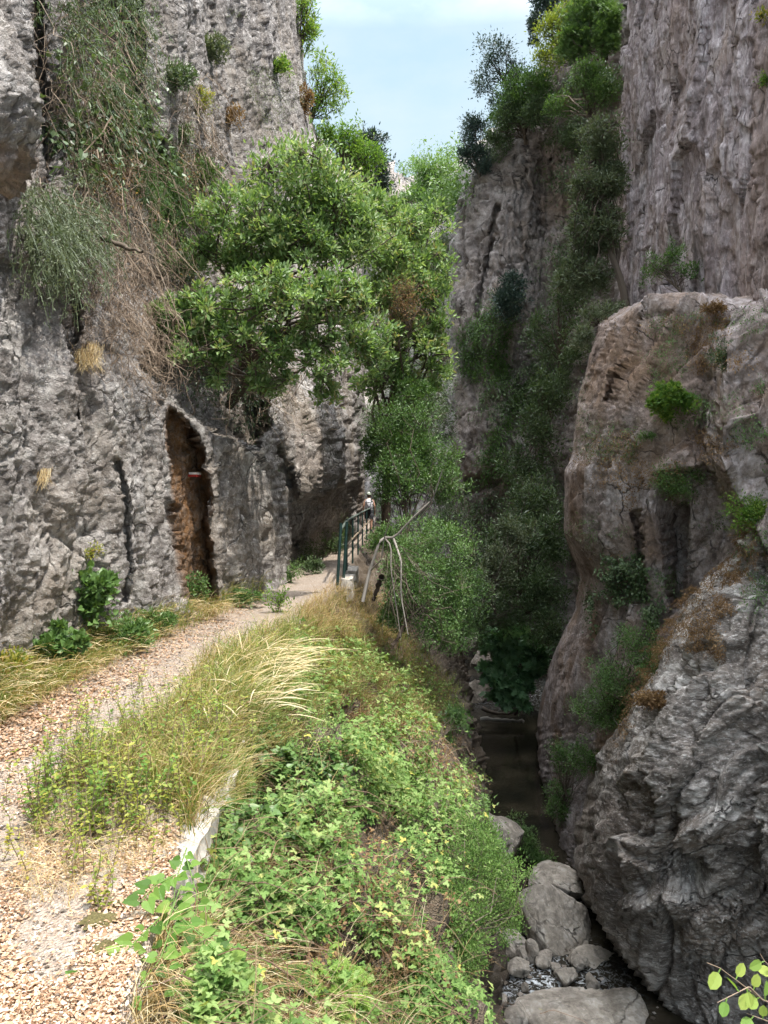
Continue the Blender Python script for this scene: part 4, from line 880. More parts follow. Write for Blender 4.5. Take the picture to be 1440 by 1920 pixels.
# far trees in the notch of sky
FT = 'distant trees in the notch of the gorge'
plant('distant_tree', 'pale round distant tree in the centre of the sky notch', 'tree', [(810, 330, 55, 30, 26), (790, 360, 55, 26, 22), (835, 350, 56, 24, 20)], w1(812, 395, 56), M['mid_leaf'], 5000, .22, 90, LEAF, .12, group=FT, crad=.4, vr=(.2, .9))
plant('distant_tree', 'distant green tree behind the right side of the laurel top', 'tree', [(770, 375, 50, 34, 26), (820, 400, 48, 36, 40), (855, 380, 50, 24, 34), (740, 395, 50, 30, 24)], w1(800, 470, 50), M['mid_leaf'], 6000, .2, 100, LEAF, .12, group=FT, crad=.4, vr=(.05, .7))
plant('distant_tree', 'distant grey green tree on the slope beside the pale buttress', 'tree', [(830, 470, 47, 26, 40), (812, 530, 46, 30, 40)], w1(820, 600, 47), M['grey_leaf'], 4500, .18, 80, LEAF, .12, group=FT, crad=.4)
# right rim
RR = 'trees on the right rim'
plant('rim_tree', 'airy grey tree reaching into the sky from the right rim', 'tree', [(925, 105, 43, 38, 38), (905, 160, 43, 26, 30), (955, 140, 43, 28, 30), (930, 190, 43, 24, 20)], w1(985, 225, 43), M['blue_leaf'], 3600, .17, 80, LEAF, .1, group=RR, crad=.38, vr=(.2, 1))
plant('rim_tree', 'dark bushy tree hanging on the outer corner of the right rim', 'tree', [(885, 240, 44, 26, 30), (875, 285, 44, 18, 40), (905, 300, 44, 20, 34)], w1(905, 345, 44.5), M['blue_leaf'], 5000, .17, 80, LEAF, .1, group=RR, crad=.4)
plant('rim_tree', 'green tree on the right rim below the airy grey tree', 'tree', [(970, 175, 41, 42, 42), (1010, 165, 40, 36, 34), (950, 225, 42, 34, 30)], w1(990, 270, 42), M['mid_leaf'], 8000, .17, 120, LEAF, .1, group=RR, crad=.36, vr=(0, .7))
plant('rim_tree', 'dark green low tree at the top of the pale buttress face', 'tree', [(965, 215, 41, 40, 30), (1010, 215, 40, 42, 28), (930, 260, 42, 26, 20)], w1(985, 270, 42), M['dark_leaf'], 6000, .17, 100, LEAF, .1, group=RR, crad=.38)
plant('rim_tree', 'yellow green tree leaning out at the top of the right rim', 'tree', [(1040, 60, 36, 40, 28), (1030, 105, 36, 40, 24), (1060, 30, 36, 30, 22)], w1(1110, 120, 36), M['yellow_leaf'], 4200, .15, 90, LEAF, .1, group=RR, crad=.42, vr=(0, .4))
plant('rim_tree', 'bright green feathery tree beside the tall fluted wall', 'tree', [(1100, 30, 33, 48, 50), (1080, 85, 33, 44, 34), (1140, 60, 32, 26, 60)], w1(1150, 140, 33), M['mid_leaf'], 7000, .13, 140, SPRIG, .1, group=RR, crad=.34, vr=(0, .8))
plant('rim_tree', 'dark blue green tree at the top edge of the right rim', 'tree', [(1015, 8, 38, 26, 30), (1040, -15, 38, 40, 26), (1000, 60, 39, 14, 36)], w1(1050, 70, 38), M['blue_leaf'], 5000, .17, 80, LEAF, .1, group=RR, crad=.4)
plant('rim_tree', 'mid green tree against the tall wall above the dark oak', 'tree', [(1130, 170, 31, 44, 36), (1100, 140, 31, 36, 30), (1060, 200, 33, 40, 22)], w1(1120, 230, 31), M['mid_leaf'], 7000, .12, 120, LEAF, .09, group=RR, crad=.36, vr=(0, .7))
shrub('rim_shrub', 'small orange leaved shrub under the mid green rim tree', 1066, 198, 20, 12, M['orange_dry'], 700, .12)
plant('holm_oak', 'tall dark grey green oak growing on the ledge beside the tall wall', 'tree',
      [(1120, 270, 24, 48, 50, .9), (1105, 350, 24, 46, 60, .9), (1130, 440, 24, 42, 60, .8), (1090, 440, 24, 36, 60, .8), (1080, 520, 24, 44, 42, .7), (1120, 520, 24, 36, 36, .6), (1140, 340, 24, 30, 60, .6)],
      w1(1176, 596, 23.6), M['grey_leaf'], 19000, .125, 300, LEAF, .13, trunk=[w1(1176, 596, 23.6), w1(1168, 540, 23.6), w1(1148, 480, 23.7), w1(1130, 400, 23.8), w1(1120, 300, 23.9)], crad=.26, vr=(0, .62), bare=60)
plant('ledge_tree', 'small thin trunked tree standing alone on the ledge of the right cliff', 'tree',
      [(1225, 500, 18.5, 34, 26), (1262, 475, 18.3, 34, 26), (1290, 510, 18, 28, 20), (1205, 520, 19, 20, 18), (1310, 525, 18, 18, 12)], w1(1293, 580, 17.8), M['mid_leaf'], 1900, .075, 60, LEAF, .03, trunk=[w1(1293, 580, 17.8), w1(1275, 545, 18), w1(1255, 525, 18.2), w1(1225, 500, 18.4)], crad=.34, vr=(0, .7))
plant('hanging_bush', 'round bluish green bush on the pale buttress face', 'bush', [(952, 570, 39, 34, 36), (960, 530, 39, 24, 20)], w1(950, 600, 41), M['blue_leaf'], 4000, .17, 60, LEAF, .08, crad=.4)
plant('hanging_bush', 'dark hanging bush in the gully between buttress and ledge cliff, upper', 'bush', [(1060, 560, 33, 40, 60), (1020, 640, 34, 40, 60), (1075, 650, 31, 30, 50)], w1(1050, 700, 34), M['dark_leaf'], 4200, .17, 80, LEAF, .08, crad=.3)
plant('hanging_bush', 'green bush low in the gully beside the ledge cliff', 'bush', [(1030, 730, 31, 44, 50), (1010, 800, 31, 50, 50), (985, 870, 31, 60, 44)], w1(1020, 850, 34), M['dark_leaf'], 5200, .16, 90, LEAF, .08, crad=.3)
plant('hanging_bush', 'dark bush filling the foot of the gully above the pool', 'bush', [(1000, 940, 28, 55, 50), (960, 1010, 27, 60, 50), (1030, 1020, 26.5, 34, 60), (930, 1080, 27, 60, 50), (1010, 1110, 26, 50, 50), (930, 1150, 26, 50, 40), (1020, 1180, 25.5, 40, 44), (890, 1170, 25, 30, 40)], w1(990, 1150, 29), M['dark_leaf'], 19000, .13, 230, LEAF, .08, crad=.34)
plant('bush', 'brown tinged bush between the fine leaved bush and the dark gully', 'bush', [(935, 1060, 24, 40, 40), (960, 1000, 24.5, 34, 34), (900, 1110, 23, 34, 44)], w1(930, 1150, 24), M['grey_leaf'], 7000, .11, 90, LEAF, .05, crad=.36)
plant('fig_bush', 'large leaved dark green fig bush beside the boulders of the far pool', 'bush', [(965, 1215, 28, 46, 44, .8), (915, 1205, 28.2, 24, 22, .5), (1005, 1235, 27.4, 24, 30, .5), (945, 1275, 27.5, 44, 34, .7), (985, 1270, 27.6, 36, 30, .6), (960, 1308, 27.4, 46, 22, .7), (920, 1250, 27.8, 26, 26, .5)], w1(965, 1340, 28.5), M['fig_leaf'], 1700, .27, 80, PALM, .06, crad=.36, up=.3)
plant('bush', 'dark bush in the shade behind the tall narrow laurel', 'bush', [(800, 740, 24, 50, 50), (770, 820, 24, 60, 50), (830, 800, 26, 26, 60), (720, 780, 23, 50, 50)], w1(790, 900, 25), M['dark_leaf'], 12000, .08, 160, LEAF, .05, crad=.36)
plant('bush', 'dark green bush below the pale buttress left foot', 'bush', [(840, 980, 27, 44, 40), (880, 1040, 26, 40, 44), (850, 930, 28, 34, 30)], w1(860, 1090, 27), M['dark_leaf'], 7000, .08, 100, LEAF, .05, crad=.36)
# shrubs on the right cliffs
RS = 'shrubs on the right cliffs'
shrub('cliff_shrub', 'bright green feathery shrub in the middle of the right cliff', 1258, 755, 46, 34, M['bright_leaf'], 2400, .06, group=RS, T_=FERN)
shrub('cliff_shrub', 'loose green shrub below the bright feathery one on the right cliff', 1275, 900, 50, 48, M['mid_leaf'], 2600, .05, group=RS, bare=30)
shrub('cliff_shrub', 'dark shrub in the hollow near the right edge of the photo', 1355, 665, 30, 38, M['dark_leaf'], 1500, .045, group=RS)
shrub('cliff_shrub', 'bright green shrub at the right edge above the near rock', 1400, 960, 42, 40, M['bright_leaf'], 2400, .05, group=RS)
shrub('cliff_shrub', 'mossy little tuft right of the centre of the right cliff', 1212, 818, 18, 10, M['mid_leaf'], 600, .04, group=RS)
plant('ledge_shrub', 'dark twiggy shrub at the outer left corner of the ledge', 'shrub', [(1120, 590, 21.5, 34, 22, .5), (1092, 640, 21, 20, 34, .4), (1150, 578, 22, 26, 16, .5)], w1(1135, 625, 22), M['grey_leaf'], 3000, .09, 60, LEAF, .04, crad=.4, bare=40, stemname='stems', crownname='foliage')
shrub('cliff_shrub', 'dry grass tuft at the back of the ledge', 1340, 578, 26, 12, M['orange_dry'], 900, .06, group=RS)
shrub('cliff_shrub', 'small fern at the upper right corner of the tall wall', 1432, 150, 14, 14, M['bright_leaf'], 300, .05, group=RS)
shrub('cliff_shrub', 'leafy sprig with an orange leaf at the top right corner', 1428, 30, 16, 14, M['yellow_leaf'], 160, .08, group=RS)
plant('gully_shrub', 'tangled green shrub filling the gully between the two right rocks', 'shrub', [(1200, 1215, 15.2, 55, 44, .7), (1150, 1270, 15.6, 55, 50, .7), (1110, 1330, 16.3, 44, 50, .6), (1230, 1270, 14.4, 34, 30, .4), (1160, 1340, 15.6, 40, 40, .4)], w1(1160, 1370, 16.2), M['mid_leaf'], 13000, .055, 200, LEAF, .04, crad=.3, vr=(0, .7), bare=60)
plant('gully_shrub', 'dark green shrub trailing down beside the dark far channel', 'shrub', [(1050, 1420, 19, 30, 40), (1045, 1500, 18.6, 26, 44), (1090, 1420, 17.6, 30, 34)], w1(1060, 1540, 18.8), M['mid_leaf'], 5500, .06, 90, LEAF, .03, crad=.34, vr=(0, .6))
plant('stream_shrub', 'green shrub by the stream behind the long pale boulder', 'shrub', [(985, 1575, 18, 32, 26), (1025, 1610, 17.8, 36, 16), (960, 1545, 18.5, 20, 24)], w1(985, 1625, 18), M['mid_leaf'], 3000, .07, 60, LEAF, .03, crad=.36, vr=(0, .7))
shrub('cliff_shrub', 'tuft of dry brown grass on the rim of the near right rock', 1225, 1310, 36, 18, M['orange_dry'], 1500, .06, group=RS)
# foot of the left cliff
FL = 'plants at the foot of the left cliff'
shrub('nettle', 'clump of broad dark leaves climbing the foot of the left cliff', 172, 1115, 50, 50, M['mid_leaf'], 1700, .062, group=FL, T_=HEART, vr=(0, .8))
shrub('nettle', 'low broad leaved clump at the far left foot of the cliff', 105, 1205, 66, 32, M['mid_leaf'], 1700, .06, group=FL, T_=HEART, vr=(0, .9))
shrub('nettle', 'green clump at the base of the orange recess', 366, 1105, 30, 30, M['mid_leaf'], 800, .05, group=FL)
shrub('nettle', 'upright leafy clump between cliff foot and grass', 232, 1190, 76, 32, M['mid_leaf'], 2600, .06, group=FL)
shrub('nettle', 'low leafy clump at the cliff foot left of the orange recess', 290, 1165, 44, 20, M['mid_leaf'], 1100, .05, group=FL)
shrub('nettle', 'low green clump at the foot of the slab right of the recess', 450, 1120, 44, 14, M['mid_leaf'], 900, .05, group=FL)
shrub('nettle', 'yellowing clump at the far left edge beside the path', 20, 1250, 40, 30, M['yellow_leaf'], 700, .05, group=FL)
shrub('wall_tuft', 'yellow green tuft growing on the lower left cliff face', 172, 1035, 22, 18, M['yellow_leaf'], 260, .035, group=FL)
shrub('path_bush', 'low green bush at the cliff foot by the overhang', 585, 1060, 30, 16, M['dark_leaf'], 1500, .05, group=FL)
shrub('path_bush', 'leafy sprig at the cliff corner where the path turns', 545, 1075, 22, 22, M['mid_leaf'], 700, .05, group=FL)
shrub('path_bush', 'dark green bush on the inner side of the far path', 632, 1025, 22, 20, M['dark_leaf'], 1300, .06, group=FL)
shrub('nettle', 'low leafy clump at the cliff foot left of the orange recess', 290, 1165, 44, 20, M['mid_leaf'], 1100, .05, group=FL)
shrub('nettle', 'low green clump at the foot of the slab right of the recess', 450, 1120, 44, 14, M['mid_leaf'], 900, .05, group=FL)
shrub('nettle', 'yellowing clump at the far left edge beside the path', 20, 1250, 40, 30, M['yellow_leaf'], 700, .05, group=FL)
shrub('path_bush', 'green sprig with pale leaves standing in the grass beside the turn', 522, 1125, 26, 36, M['bright_leaf'], 380, .05)

# ------------------------------------------------------------------ hanging vines and ivy (uncountable masses)
def near_surf(px, py, lo=.02, hi=.3):
    p, n_, k, ok_ = hit(px, py); u = rng.uniform(lo, hi, len(px))[:, None]
    return p + n_ * u, n_, ok_
def ivy(name, label, polys, mat, n, ls, T_=LEAF, thr=-.05, fs=.012, seed=1, hi=.3, cat='ivy', droop=.6, vr=(0, 1), kind='stuff', stems=80, spread=1.0):
    parts = []; tot = 0
    for poly in polys:
        px, py = polysample(poly, n // len(polys), thr, fs, seed); P, N_, ok_ = near_surf(px, py, .02, hi); P, N_, px, py = P[ok_], N_[ok_], px[ok_], py[ok_]
        P = P + rng.normal(size=P.shape) * ls * spread; n_ = len(P)
        cl = vnoise(P * 2.2 / max(ls * 12, .6), 4)
        P += N_ * (np.clip(cl, 0, 1) * hi * 1.2)[:, None]
        D = nrm(rdir(n_) * .7 + N_ * .5 + np.array([0, 0, -droop])); U = nrm(N_ * .6 + np.array([0, 0, .7]) + rdir(n_) * .5)
        v_ = np.clip(vr[0] + (vr[1] - vr[0]) * (rng.beta(2, 2, n_) + .25 * cl), 0, 1)  # lit clump tops put into the leaf tone: raised clumps lighter
        parts.append(inst(T_, P, D, U, ls * rng.uniform(.6, 1.3, n_), v_))
    o = put(name, join(parts), mat); tag(o, label, cat, kind=kind)
    return o
def vines(name, label, poly, n, length, r, mat='twig', hi=.5, down=1.0, wig=.18, thr=None, cat='vines', seed=5, bunch=None):
    px, py = polysample(poly, n, thr, .01, seed); P, N_, ok_ = near_surf(px, py, .03, hi)
    L = length * rng.uniform(.4, 1.4, len(P))[:, None]
    e = P + np.array([0, 0, -down]) * L + rdir(len(P)) * L * .7 + N_ * L * .12
    o = put(name, tubes(bezier(P, e, 9, -.05, wig), r * rng.uniform(.5, 1.4, len(P))[:, None] * np.linspace(1, .4, 9)[None], 3), M[mat]); return tag(o, label, cat, kind='stuff')
def drooping(name, label, poly, n, ls, mat, hi=.5, length=.5, cat='plants', thr=-.1, seed=4):
    """hanging sprays of narrow leaves"""
    px, py = polysample(poly, n, thr, .012, seed); P, N_, ok_ = near_surf(px, py, .05, hi); n_ = len(P)
    e = P + N_ * .2 + np.array([0, 0, -1.0]) * length * rng.uniform(.3, 1.2, n_)[:, None] + rdir(n_) * length * .35
    L = bezier(P, e, 8, .12, .08); parts = [tubes(L, .003 * np.ones((1, 8)), 3, .3)]
    k = 22; t_ = rng.uniform(.1, 1, (n_, k)) * 6.99; i = t_.astype(int); f = (t_ - i)[..., None]; rr = np.arange(n_)[:, None]
    Q = (L[rr, i] * (1 - f) + L[rr, i + 1] * f).reshape(-1, 3); Q += rng.normal(size=Q.shape) * ls * .4
    parts.append(inst(LONG, Q, nrm(rdir(len(Q)) * .8 + np.array([0, 0, -.7])), rdir(len(Q), .6), ls * rng.uniform(.6, 1.3, len(Q)), np.repeat(np.clip(rng.beta(2, 2, n_), 0, 1), k) * .8 + rng.random(len(Q)) * .2))
    return tag(put(name, join(parts), mat), label, cat, kind='stuff')
vines('dead_vines', 'tangle of dry grey brown vines hanging down the left cliff', [(150, 260), (230, 260), (260, 380), (325, 460), (315, 540), (250, 610), (190, 570), (140, 460), (80, 400), (90, 290)], 520, .6, .0045, hi=.6)
vines('dead_vines', 'finer dry twigs matted under the hanging vines', [(120, 420), (330, 440), (330, 620), (290, 720), (220, 700), (150, 600)], 1100, .3, .003, hi=.4, wig=.32)
vines('dead_twigs', 'dark dry twigs in the hollow beneath the spreading laurel', [(285, 640), (500, 640), (520, 760), (450, 790), (330, 720)], 500, .6, .005, hi=1.4, wig=.3)
vines('dead_vines', 'thin dry stems trailing on the upper left cliff', [(320, 150), (400, 130), (400, 420), (330, 420)], 260, .7, .005, hi=.2)
vines('hanging_stems', 'thin dry stems hanging at top left among the ivy', [(60, 0), (220, 0), (230, 300), (90, 300)], 500, .8, .004, hi=.5)
ivy('ivy', 'dark leaves and dead bracken filling the hollow under the spreading laurel', [[(275, 640), (470, 630), (505, 770), (450, 815), (330, 745)]], M['dark_leaf'], 3200, .07, LEAF, thr=-.15, hi=.9, seed=19, cat='undergrowth', vr=(0, .5))
drooping('broom', 'fine green drooping foliage hanging at top left of the cliff', [(50, -60), (250, -80), (235, 120), (210, 260), (110, 290), (60, 200)], 420, .045, M['grn_grey'], .6, .5, 'foliage')
drooping('broom', 'grey green drooping foliage on the left beside the dead vines', [(20, 340), (140, 330), (150, 470), (90, 520), (30, 480)], 420, .04, M['grey_leaf'], .4, .4, 'foliage')
drooping('broom', 'wispy green foliage right of the dead vines', [(225, 240), (300, 280), (320, 400), (260, 430), (230, 330)], 420, .045, M['mid_leaf'], .4, .4, 'foliage')
ivy('ivy', 'dark green ivy mixed through the vines on the left cliff', [[(70, 180), (240, 160), (240, 320), (90, 330)]], M['dark_leaf'], 2600, .07, HEART, thr=-.02, hi=.5)
ivy('ivy', 'rust coloured dead leaves caught in the vines on the left cliff', [[(70, 220), (330, 300), (340, 560), (200, 560), (90, 400)]], M['orange_dry'], 2000, .045, LEAF, thr=.12, hi=.5, seed=3, cat='dead leaves')
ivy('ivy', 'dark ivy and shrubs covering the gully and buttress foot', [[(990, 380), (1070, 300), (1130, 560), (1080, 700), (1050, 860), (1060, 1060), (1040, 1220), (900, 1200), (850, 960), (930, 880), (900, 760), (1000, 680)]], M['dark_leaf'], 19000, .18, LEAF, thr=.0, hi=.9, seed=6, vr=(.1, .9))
ivy('ivy', 'green ivy creeping over the pale buttress', [[(850, 640), (1000, 500), (1040, 700), (1000, 900), (900, 900), (930, 780), (860, 760)]], M['mid_leaf'], 11000, .17, LEAF, thr=.02, hi=.6, seed=8, vr=(0, .6))
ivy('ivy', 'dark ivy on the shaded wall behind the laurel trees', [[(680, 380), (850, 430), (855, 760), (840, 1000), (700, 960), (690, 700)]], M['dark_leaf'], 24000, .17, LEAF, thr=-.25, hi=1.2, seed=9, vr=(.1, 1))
ivy('scrub', 'green scrub covering the hillside at the end of the gorge', [[(640, 320), (880, 290), (880, 480), (660, 480)]], M['mid_leaf'], 9000, .34, LEAF, thr=-.12, hi=1.5, seed=17, cat='scrub', vr=(.1, .9))
ivy('ivy', 'ivy on the upper slope between the rim trees', [[(900, 300), (960, 180), (1050, 100), (1170, 100), (1170, 300), (1000, 260), (930, 320)]], M['dark_leaf'], 12000, .14, LEAF, thr=-.02, hi=.6, seed=10, vr=(.2, 1))
ivy('ivy', 'ivy hanging from the right cliff folds above the stream', [[(1100, 1040), (1240, 1040), (1240, 1180), (1120, 1200)]], M['dark_leaf'], 3500, .055, HEART, thr=.05, hi=.25, seed=11)
ivy('ivy', 'low green growth along the cliff at the far end of the path', [[(550, 1030), (640, 960), (660, 990), (600, 1060), (560, 1080)]], M['mid_leaf'], 2500, .05, LEAF, thr=-.1, hi=.2, seed=12, vr=(0, .6))
ivy('moss', 'scattered dry tufts and moss on the right cliff', [[(1100, 600), (1440, 580), (1440, 1000), (1060, 1050), (1090, 760)]], M['orange_dry'], 5000, .05, LEAF, thr=.26, hi=.12, seed=13, cat='moss')
ivy('moss', 'green patches of small plants on the right cliff', [[(1100, 600), (1440, 580), (1440, 1150), (1060, 1150), (1090, 760)]], M['mid_leaf'], 6000, .045, LEAF, thr=.24, hi=.18, seed=14, cat='small plants', vr=(0, .7))
ivy('moss', 'small dry plants on ledges of the near right rock', [[(1160, 1300), (1440, 1040), (1440, 1400), (1150, 1460)]], M['orange_dry'], 4000, .035, LEAF, thr=.22, hi=.1, seed=15, cat='small plants')
ivy('moss', 'tiny plants and lichen tufts on the left cliff', [[(230, 20), (560, 20), (600, 300), (400, 420), (250, 400)]], M['grey_leaf'], 4500, .045, LEAF, thr=.2, hi=.12, seed=16, cat='small plants')
drooping('broom', 'pale dry fringe of grass on the gully rim of the near rock', [(1180, 1290), (1290, 1130), (1420, 1000), (1440, 1030), (1300, 1170), (1210, 1320)], 260, .04, M['orange_dry'], .15, .25, 'grass', thr=None)
def tuft(name, label, px, py, n, h, mat, w=.004, spread=.08, bend=1.0, dn=0, group=None, head=0):
    p = surf(px, py, .02); P = p + rng.normal(size=(n, 3)) * np.array([spread, spread * .5, spread * .4]); D = rdir(n) * np.array([1, .6, .1]) + np.array([.2, -.5, 0]); D = nrm(D)
    o = put(name, blades(P - p, h * rng.uniform(.5, 1.1, n), w, D, bend if not dn else .45, head=head, Nrm=None if not dn else np.array([.05, -.35, -1.0])), M[mat]); o.location = p; return tag(o, label, 'grass tuft', group)
tuft('grass_tuft', 'dry straw coloured tuft drooping from the middle of the left cliff', 160, 645, 300, .36, 'dry_grass', .003, .06, dn=1)
tuft('grass_tuft', 'small dry tuft on the lower left of the cliff', 84, 880, 90, .22, 'dry_grass', .003, .03, dn=1)
tuft('grass_tuft', 'dry tuft at the path end of the orange recess', 392, 1160, 200, .4, 'dry_grass', .004, .05, head=.6)

# ------------------------------------------------------------------ path litter, grasses, brambles
def gsample(poly, n, thr=None, fs=.012, seed=0, only=1):
    px, py = polysample(poly, n, thr, fs, seed); p, n_, k, ok_ = hit(px + rng.uniform(-3, 3, len(px)), py); m_ = ok_ & (k == only) if only is not None else ok_
    P = p[m_]; P = P + rng.normal(size=P.shape) * np.array([1, 1, .0]) * (.004 * P[:, 1:2]); return P, n_[m_]
PATH = [(-300, 1210), (60, 1260), (300, 1170), (420, 1130), (520, 1110), (570, 1060), (660, 980), (700, 985), (640, 1110), (560, 1150), (470, 1210), (360, 1300), (330, 1500), (330, 1640), (250, 1800), (200, 1960), (150, 2360), (-390, 2360), (-390, 1300)]
def litter(name, label, n, ls, thr, seed, vr, mat='litter', poly=PATH):
    P, N_ = gsample(poly, n, thr, .01, seed); k = len(P); P = P + N_ * rng.uniform(.004, .02, (k, 1))
    v = np.clip(rng.uniform(*vr, k), 0, 1)
    o = put(name, inst(OVAL, P, nrm(rdir(k) * np.array([1, 1, .35])), nrm(rdir(k) * .45 + np.array([0, 0, 1.0])), ls * rng.uniform(.5, 1.3, k), v), M[mat]); return tag(o, label, 'leaf litter', kind='stuff')
litter('leaf_litter', 'tan and rust fallen leaves scattered over the path', 12000, .015, None, 1, (.1, .8))
litter('leaf_litter', 'thick orange and white litter on the nearest part of the path', 34000, .0165, -.1, 7, (.0, .8), poly=[(-300, 1500), (60, 1480), (300, 1560), (330, 1640), (250, 1800), (200, 1960), (150, 2360), (-390, 2360)])
litter('leaf_litter', 'denser drifts of orange fallen leaves along the path edges', 20000, .022, .10, 2, (.1, .8))
litter('leaf_litter', 'drift of fallen leaves against the cliff foot', 9000, .032, None, 3, (.05, .7), poly=[(-50, 1270), (300, 1180), (480, 1110), (500, 1140), (300, 1240), (60, 1420), (-50, 1440)])
o = pebbles('gravel', '', 9000, (-3.2, -.9), (2.2, 10), lambda P: np.interp(P[:, 1], [2, 10], [.0, .0]) + .0, .004, .013); tag(o, 'fine gravel on the trodden middle of the path', 'gravel', kind='stuff')
ov = np.array([v_.co[:] for v_ in o.data.vertices]).reshape(-1, 6, 3); ce = ov.mean(1); qx, qy = proj(ce); hp, hn, hk, ho = hit(qx, qy)
# sit every pebble on the ground under it
dz = hp[:, 2] - ce[:, 2]; ov[..., 2] += np.where(np.abs(dz) < .3, dz + .004, 0)[:, None]; o.data.vertices.foreach_set('co', ov.astype(np.float32).ravel()); o.data.update()

def grassmass(name, label, poly, n, h, w, mat, bend=.8, lean=(.3, -.2, 0), thr=None, seed=1, head=0, vr=(0, 1), cat='grass', only=1, leansp=.8, fs=.012):
    P, N_ = gsample(poly, n, thr, fs, seed, only); k = len(P)
    D = nrm(rdir(k) * leansp * np.array([1, 1, .1]) + np.array(lean)); D[:, 2] = 0; D = nrm(D)
    o = put(name, blades(P, h * rng.uniform(.35, 1.1, k), w * rng.uniform(.6, 1.4, k), D, bend * rng.uniform(.4, 1.3, k), head=head, v=np.clip(rng.uniform(*vr, k), 0, 1), Nrm=nrm(np.array([0, 0, 1.0]) + rdir(k) * .18)), M[mat]); return tag(o, label, cat, kind='stuff')
EDGE = [(120, 1480), (200, 1420), (330, 1330), (380, 1240), (470, 1190), (560, 1150), (650, 1110), (720, 1120), (740, 1200), (700, 1260), (640, 1330), (560, 1400), (500, 1480), (420, 1540), (360, 1600), (340, 1520)]
grassmass('grass', 'mixed green and straw grass along the outer path edge', EDGE, 9000, .34, .0045, 'green_grass', .7, vr=(.1, 1), only=None)
grassmass('dry_grass', 'straw and orange dry grass along the outer path edge', EDGE, 8000, .36, .0035, 'dry_grass', .8, vr=(0, .8), seed=3, only=None)
grassmass('dry_grass', 'dry grass beside the path below the railing', [(560, 1150), (640, 1090), (720, 1110), (760, 1190), (700, 1220), (600, 1200)], 5000, .3, .004, 'dry_grass', .9, vr=(0, .7), seed=4, only=None)
grassmass('dry_grass', 'dry rusty grass mound in the middle of the bank', [(560, 1170), (760, 1180), (850, 1290), (850, 1380), (740, 1400), (600, 1340)], 9000, .32, .004, 'orange_dry', .9, seed=5, only=None)
grassmass('grass', 'green grass tangled on the bank crest', [(520, 1180), (740, 1170), (860, 1290), (850, 1360), (700, 1340), (560, 1330)], 8000, .3, .005, 'green_grass', .9, vr=(0, .8), seed=6, only=None)
grassmass('dry_grass', 'flattened dry straw on the near part of the path edge', [(40, 1560), (160, 1480), (330, 1500), (330, 1610), (200, 1660), (120, 1700), (30, 1680)], 900, .15, .0022, 'dry_grass', 1.5, lean=(-.2, -.5, 0), seed=7, vr=(.1, .9), leansp=1.2)
grassmass('grass', 'grass at the foot of the left cliff', [(-40, 1290), (120, 1210), (300, 1150), (420, 1110), (500, 1090), (480, 1125), (300, 1200), (60, 1320), (-40, 1380)], 5200, .26, .005, 'green_grass', .9, lean=(.5, -.3, 0), vr=(.1, .95), seed=8, only=None)
grassmass('dry_grass', 'dry straw hanging over the foot plants of the left cliff', [(-40, 1270), (300, 1150), (500, 1090), (480, 1135), (300, 1210), (-40, 1390)], 2600, .32, .004, 'dry_grass', 1.0, lean=(.5, -.3, 0), seed=9, head=.7, only=None)
grassmass('dry_grass', 'dry straw under the ivy in the bottom left corner', [(300, 1740), (460, 1760), (560, 1960), (240, 1960)], 2000, .22, .003, 'dry_grass', 1.2, seed=10, only=None)
# the pale feathery clump in the middle
def featherclump():
    n = 560; base = w1(430, 1400, 5.35) ; P = np.stack([rng.uniform(-.35, .16, n), rng.uniform(-.5, 1.5, n), np.zeros(n)], -1) + np.array([-1.02, 5.9, .0])
    P[:, 0] -= .03 * (P[:, 1] - 5.5); P[:, 2] = -.12 - .25 * np.clip(P[:, 0] + 1.0, 0, 1)
    root = thing('feather_grass', 'tall pale clump of feathery bleached grass bending right over the bank', 'grass clump', (-1.0, 5.9, -.1)); o_ = np.array([-1.0, 5.9, -.1])
    D = nrm(np.array([.7, -.15, 0]) + rng.normal(size=(n, 3)) * np.array([.55, .6, 0]))
    put('plumes', blades(P, rng.uniform(.3, .66, n), .0042, D, rng.uniform(.35, 1.2, n), 9, head=1.0, v=rng.uniform(.55, 1, n)), M['dry_grass'], root, o_)
    n = 1500; P = P[rng.integers(0, len(P), n)] + rng.normal(size=(n, 3)) * .05
    put('blades', blades(P, rng.uniform(.25, .55, n), .005, nrm(rdir(n) * np.array([1, 1, 0]) + np.array([.4, 0, 0])), rng.uniform(.4, 1.1, n), 6, v=rng.uniform(0, .8, n)), M['green_grass'], root, o_)
featherclump()
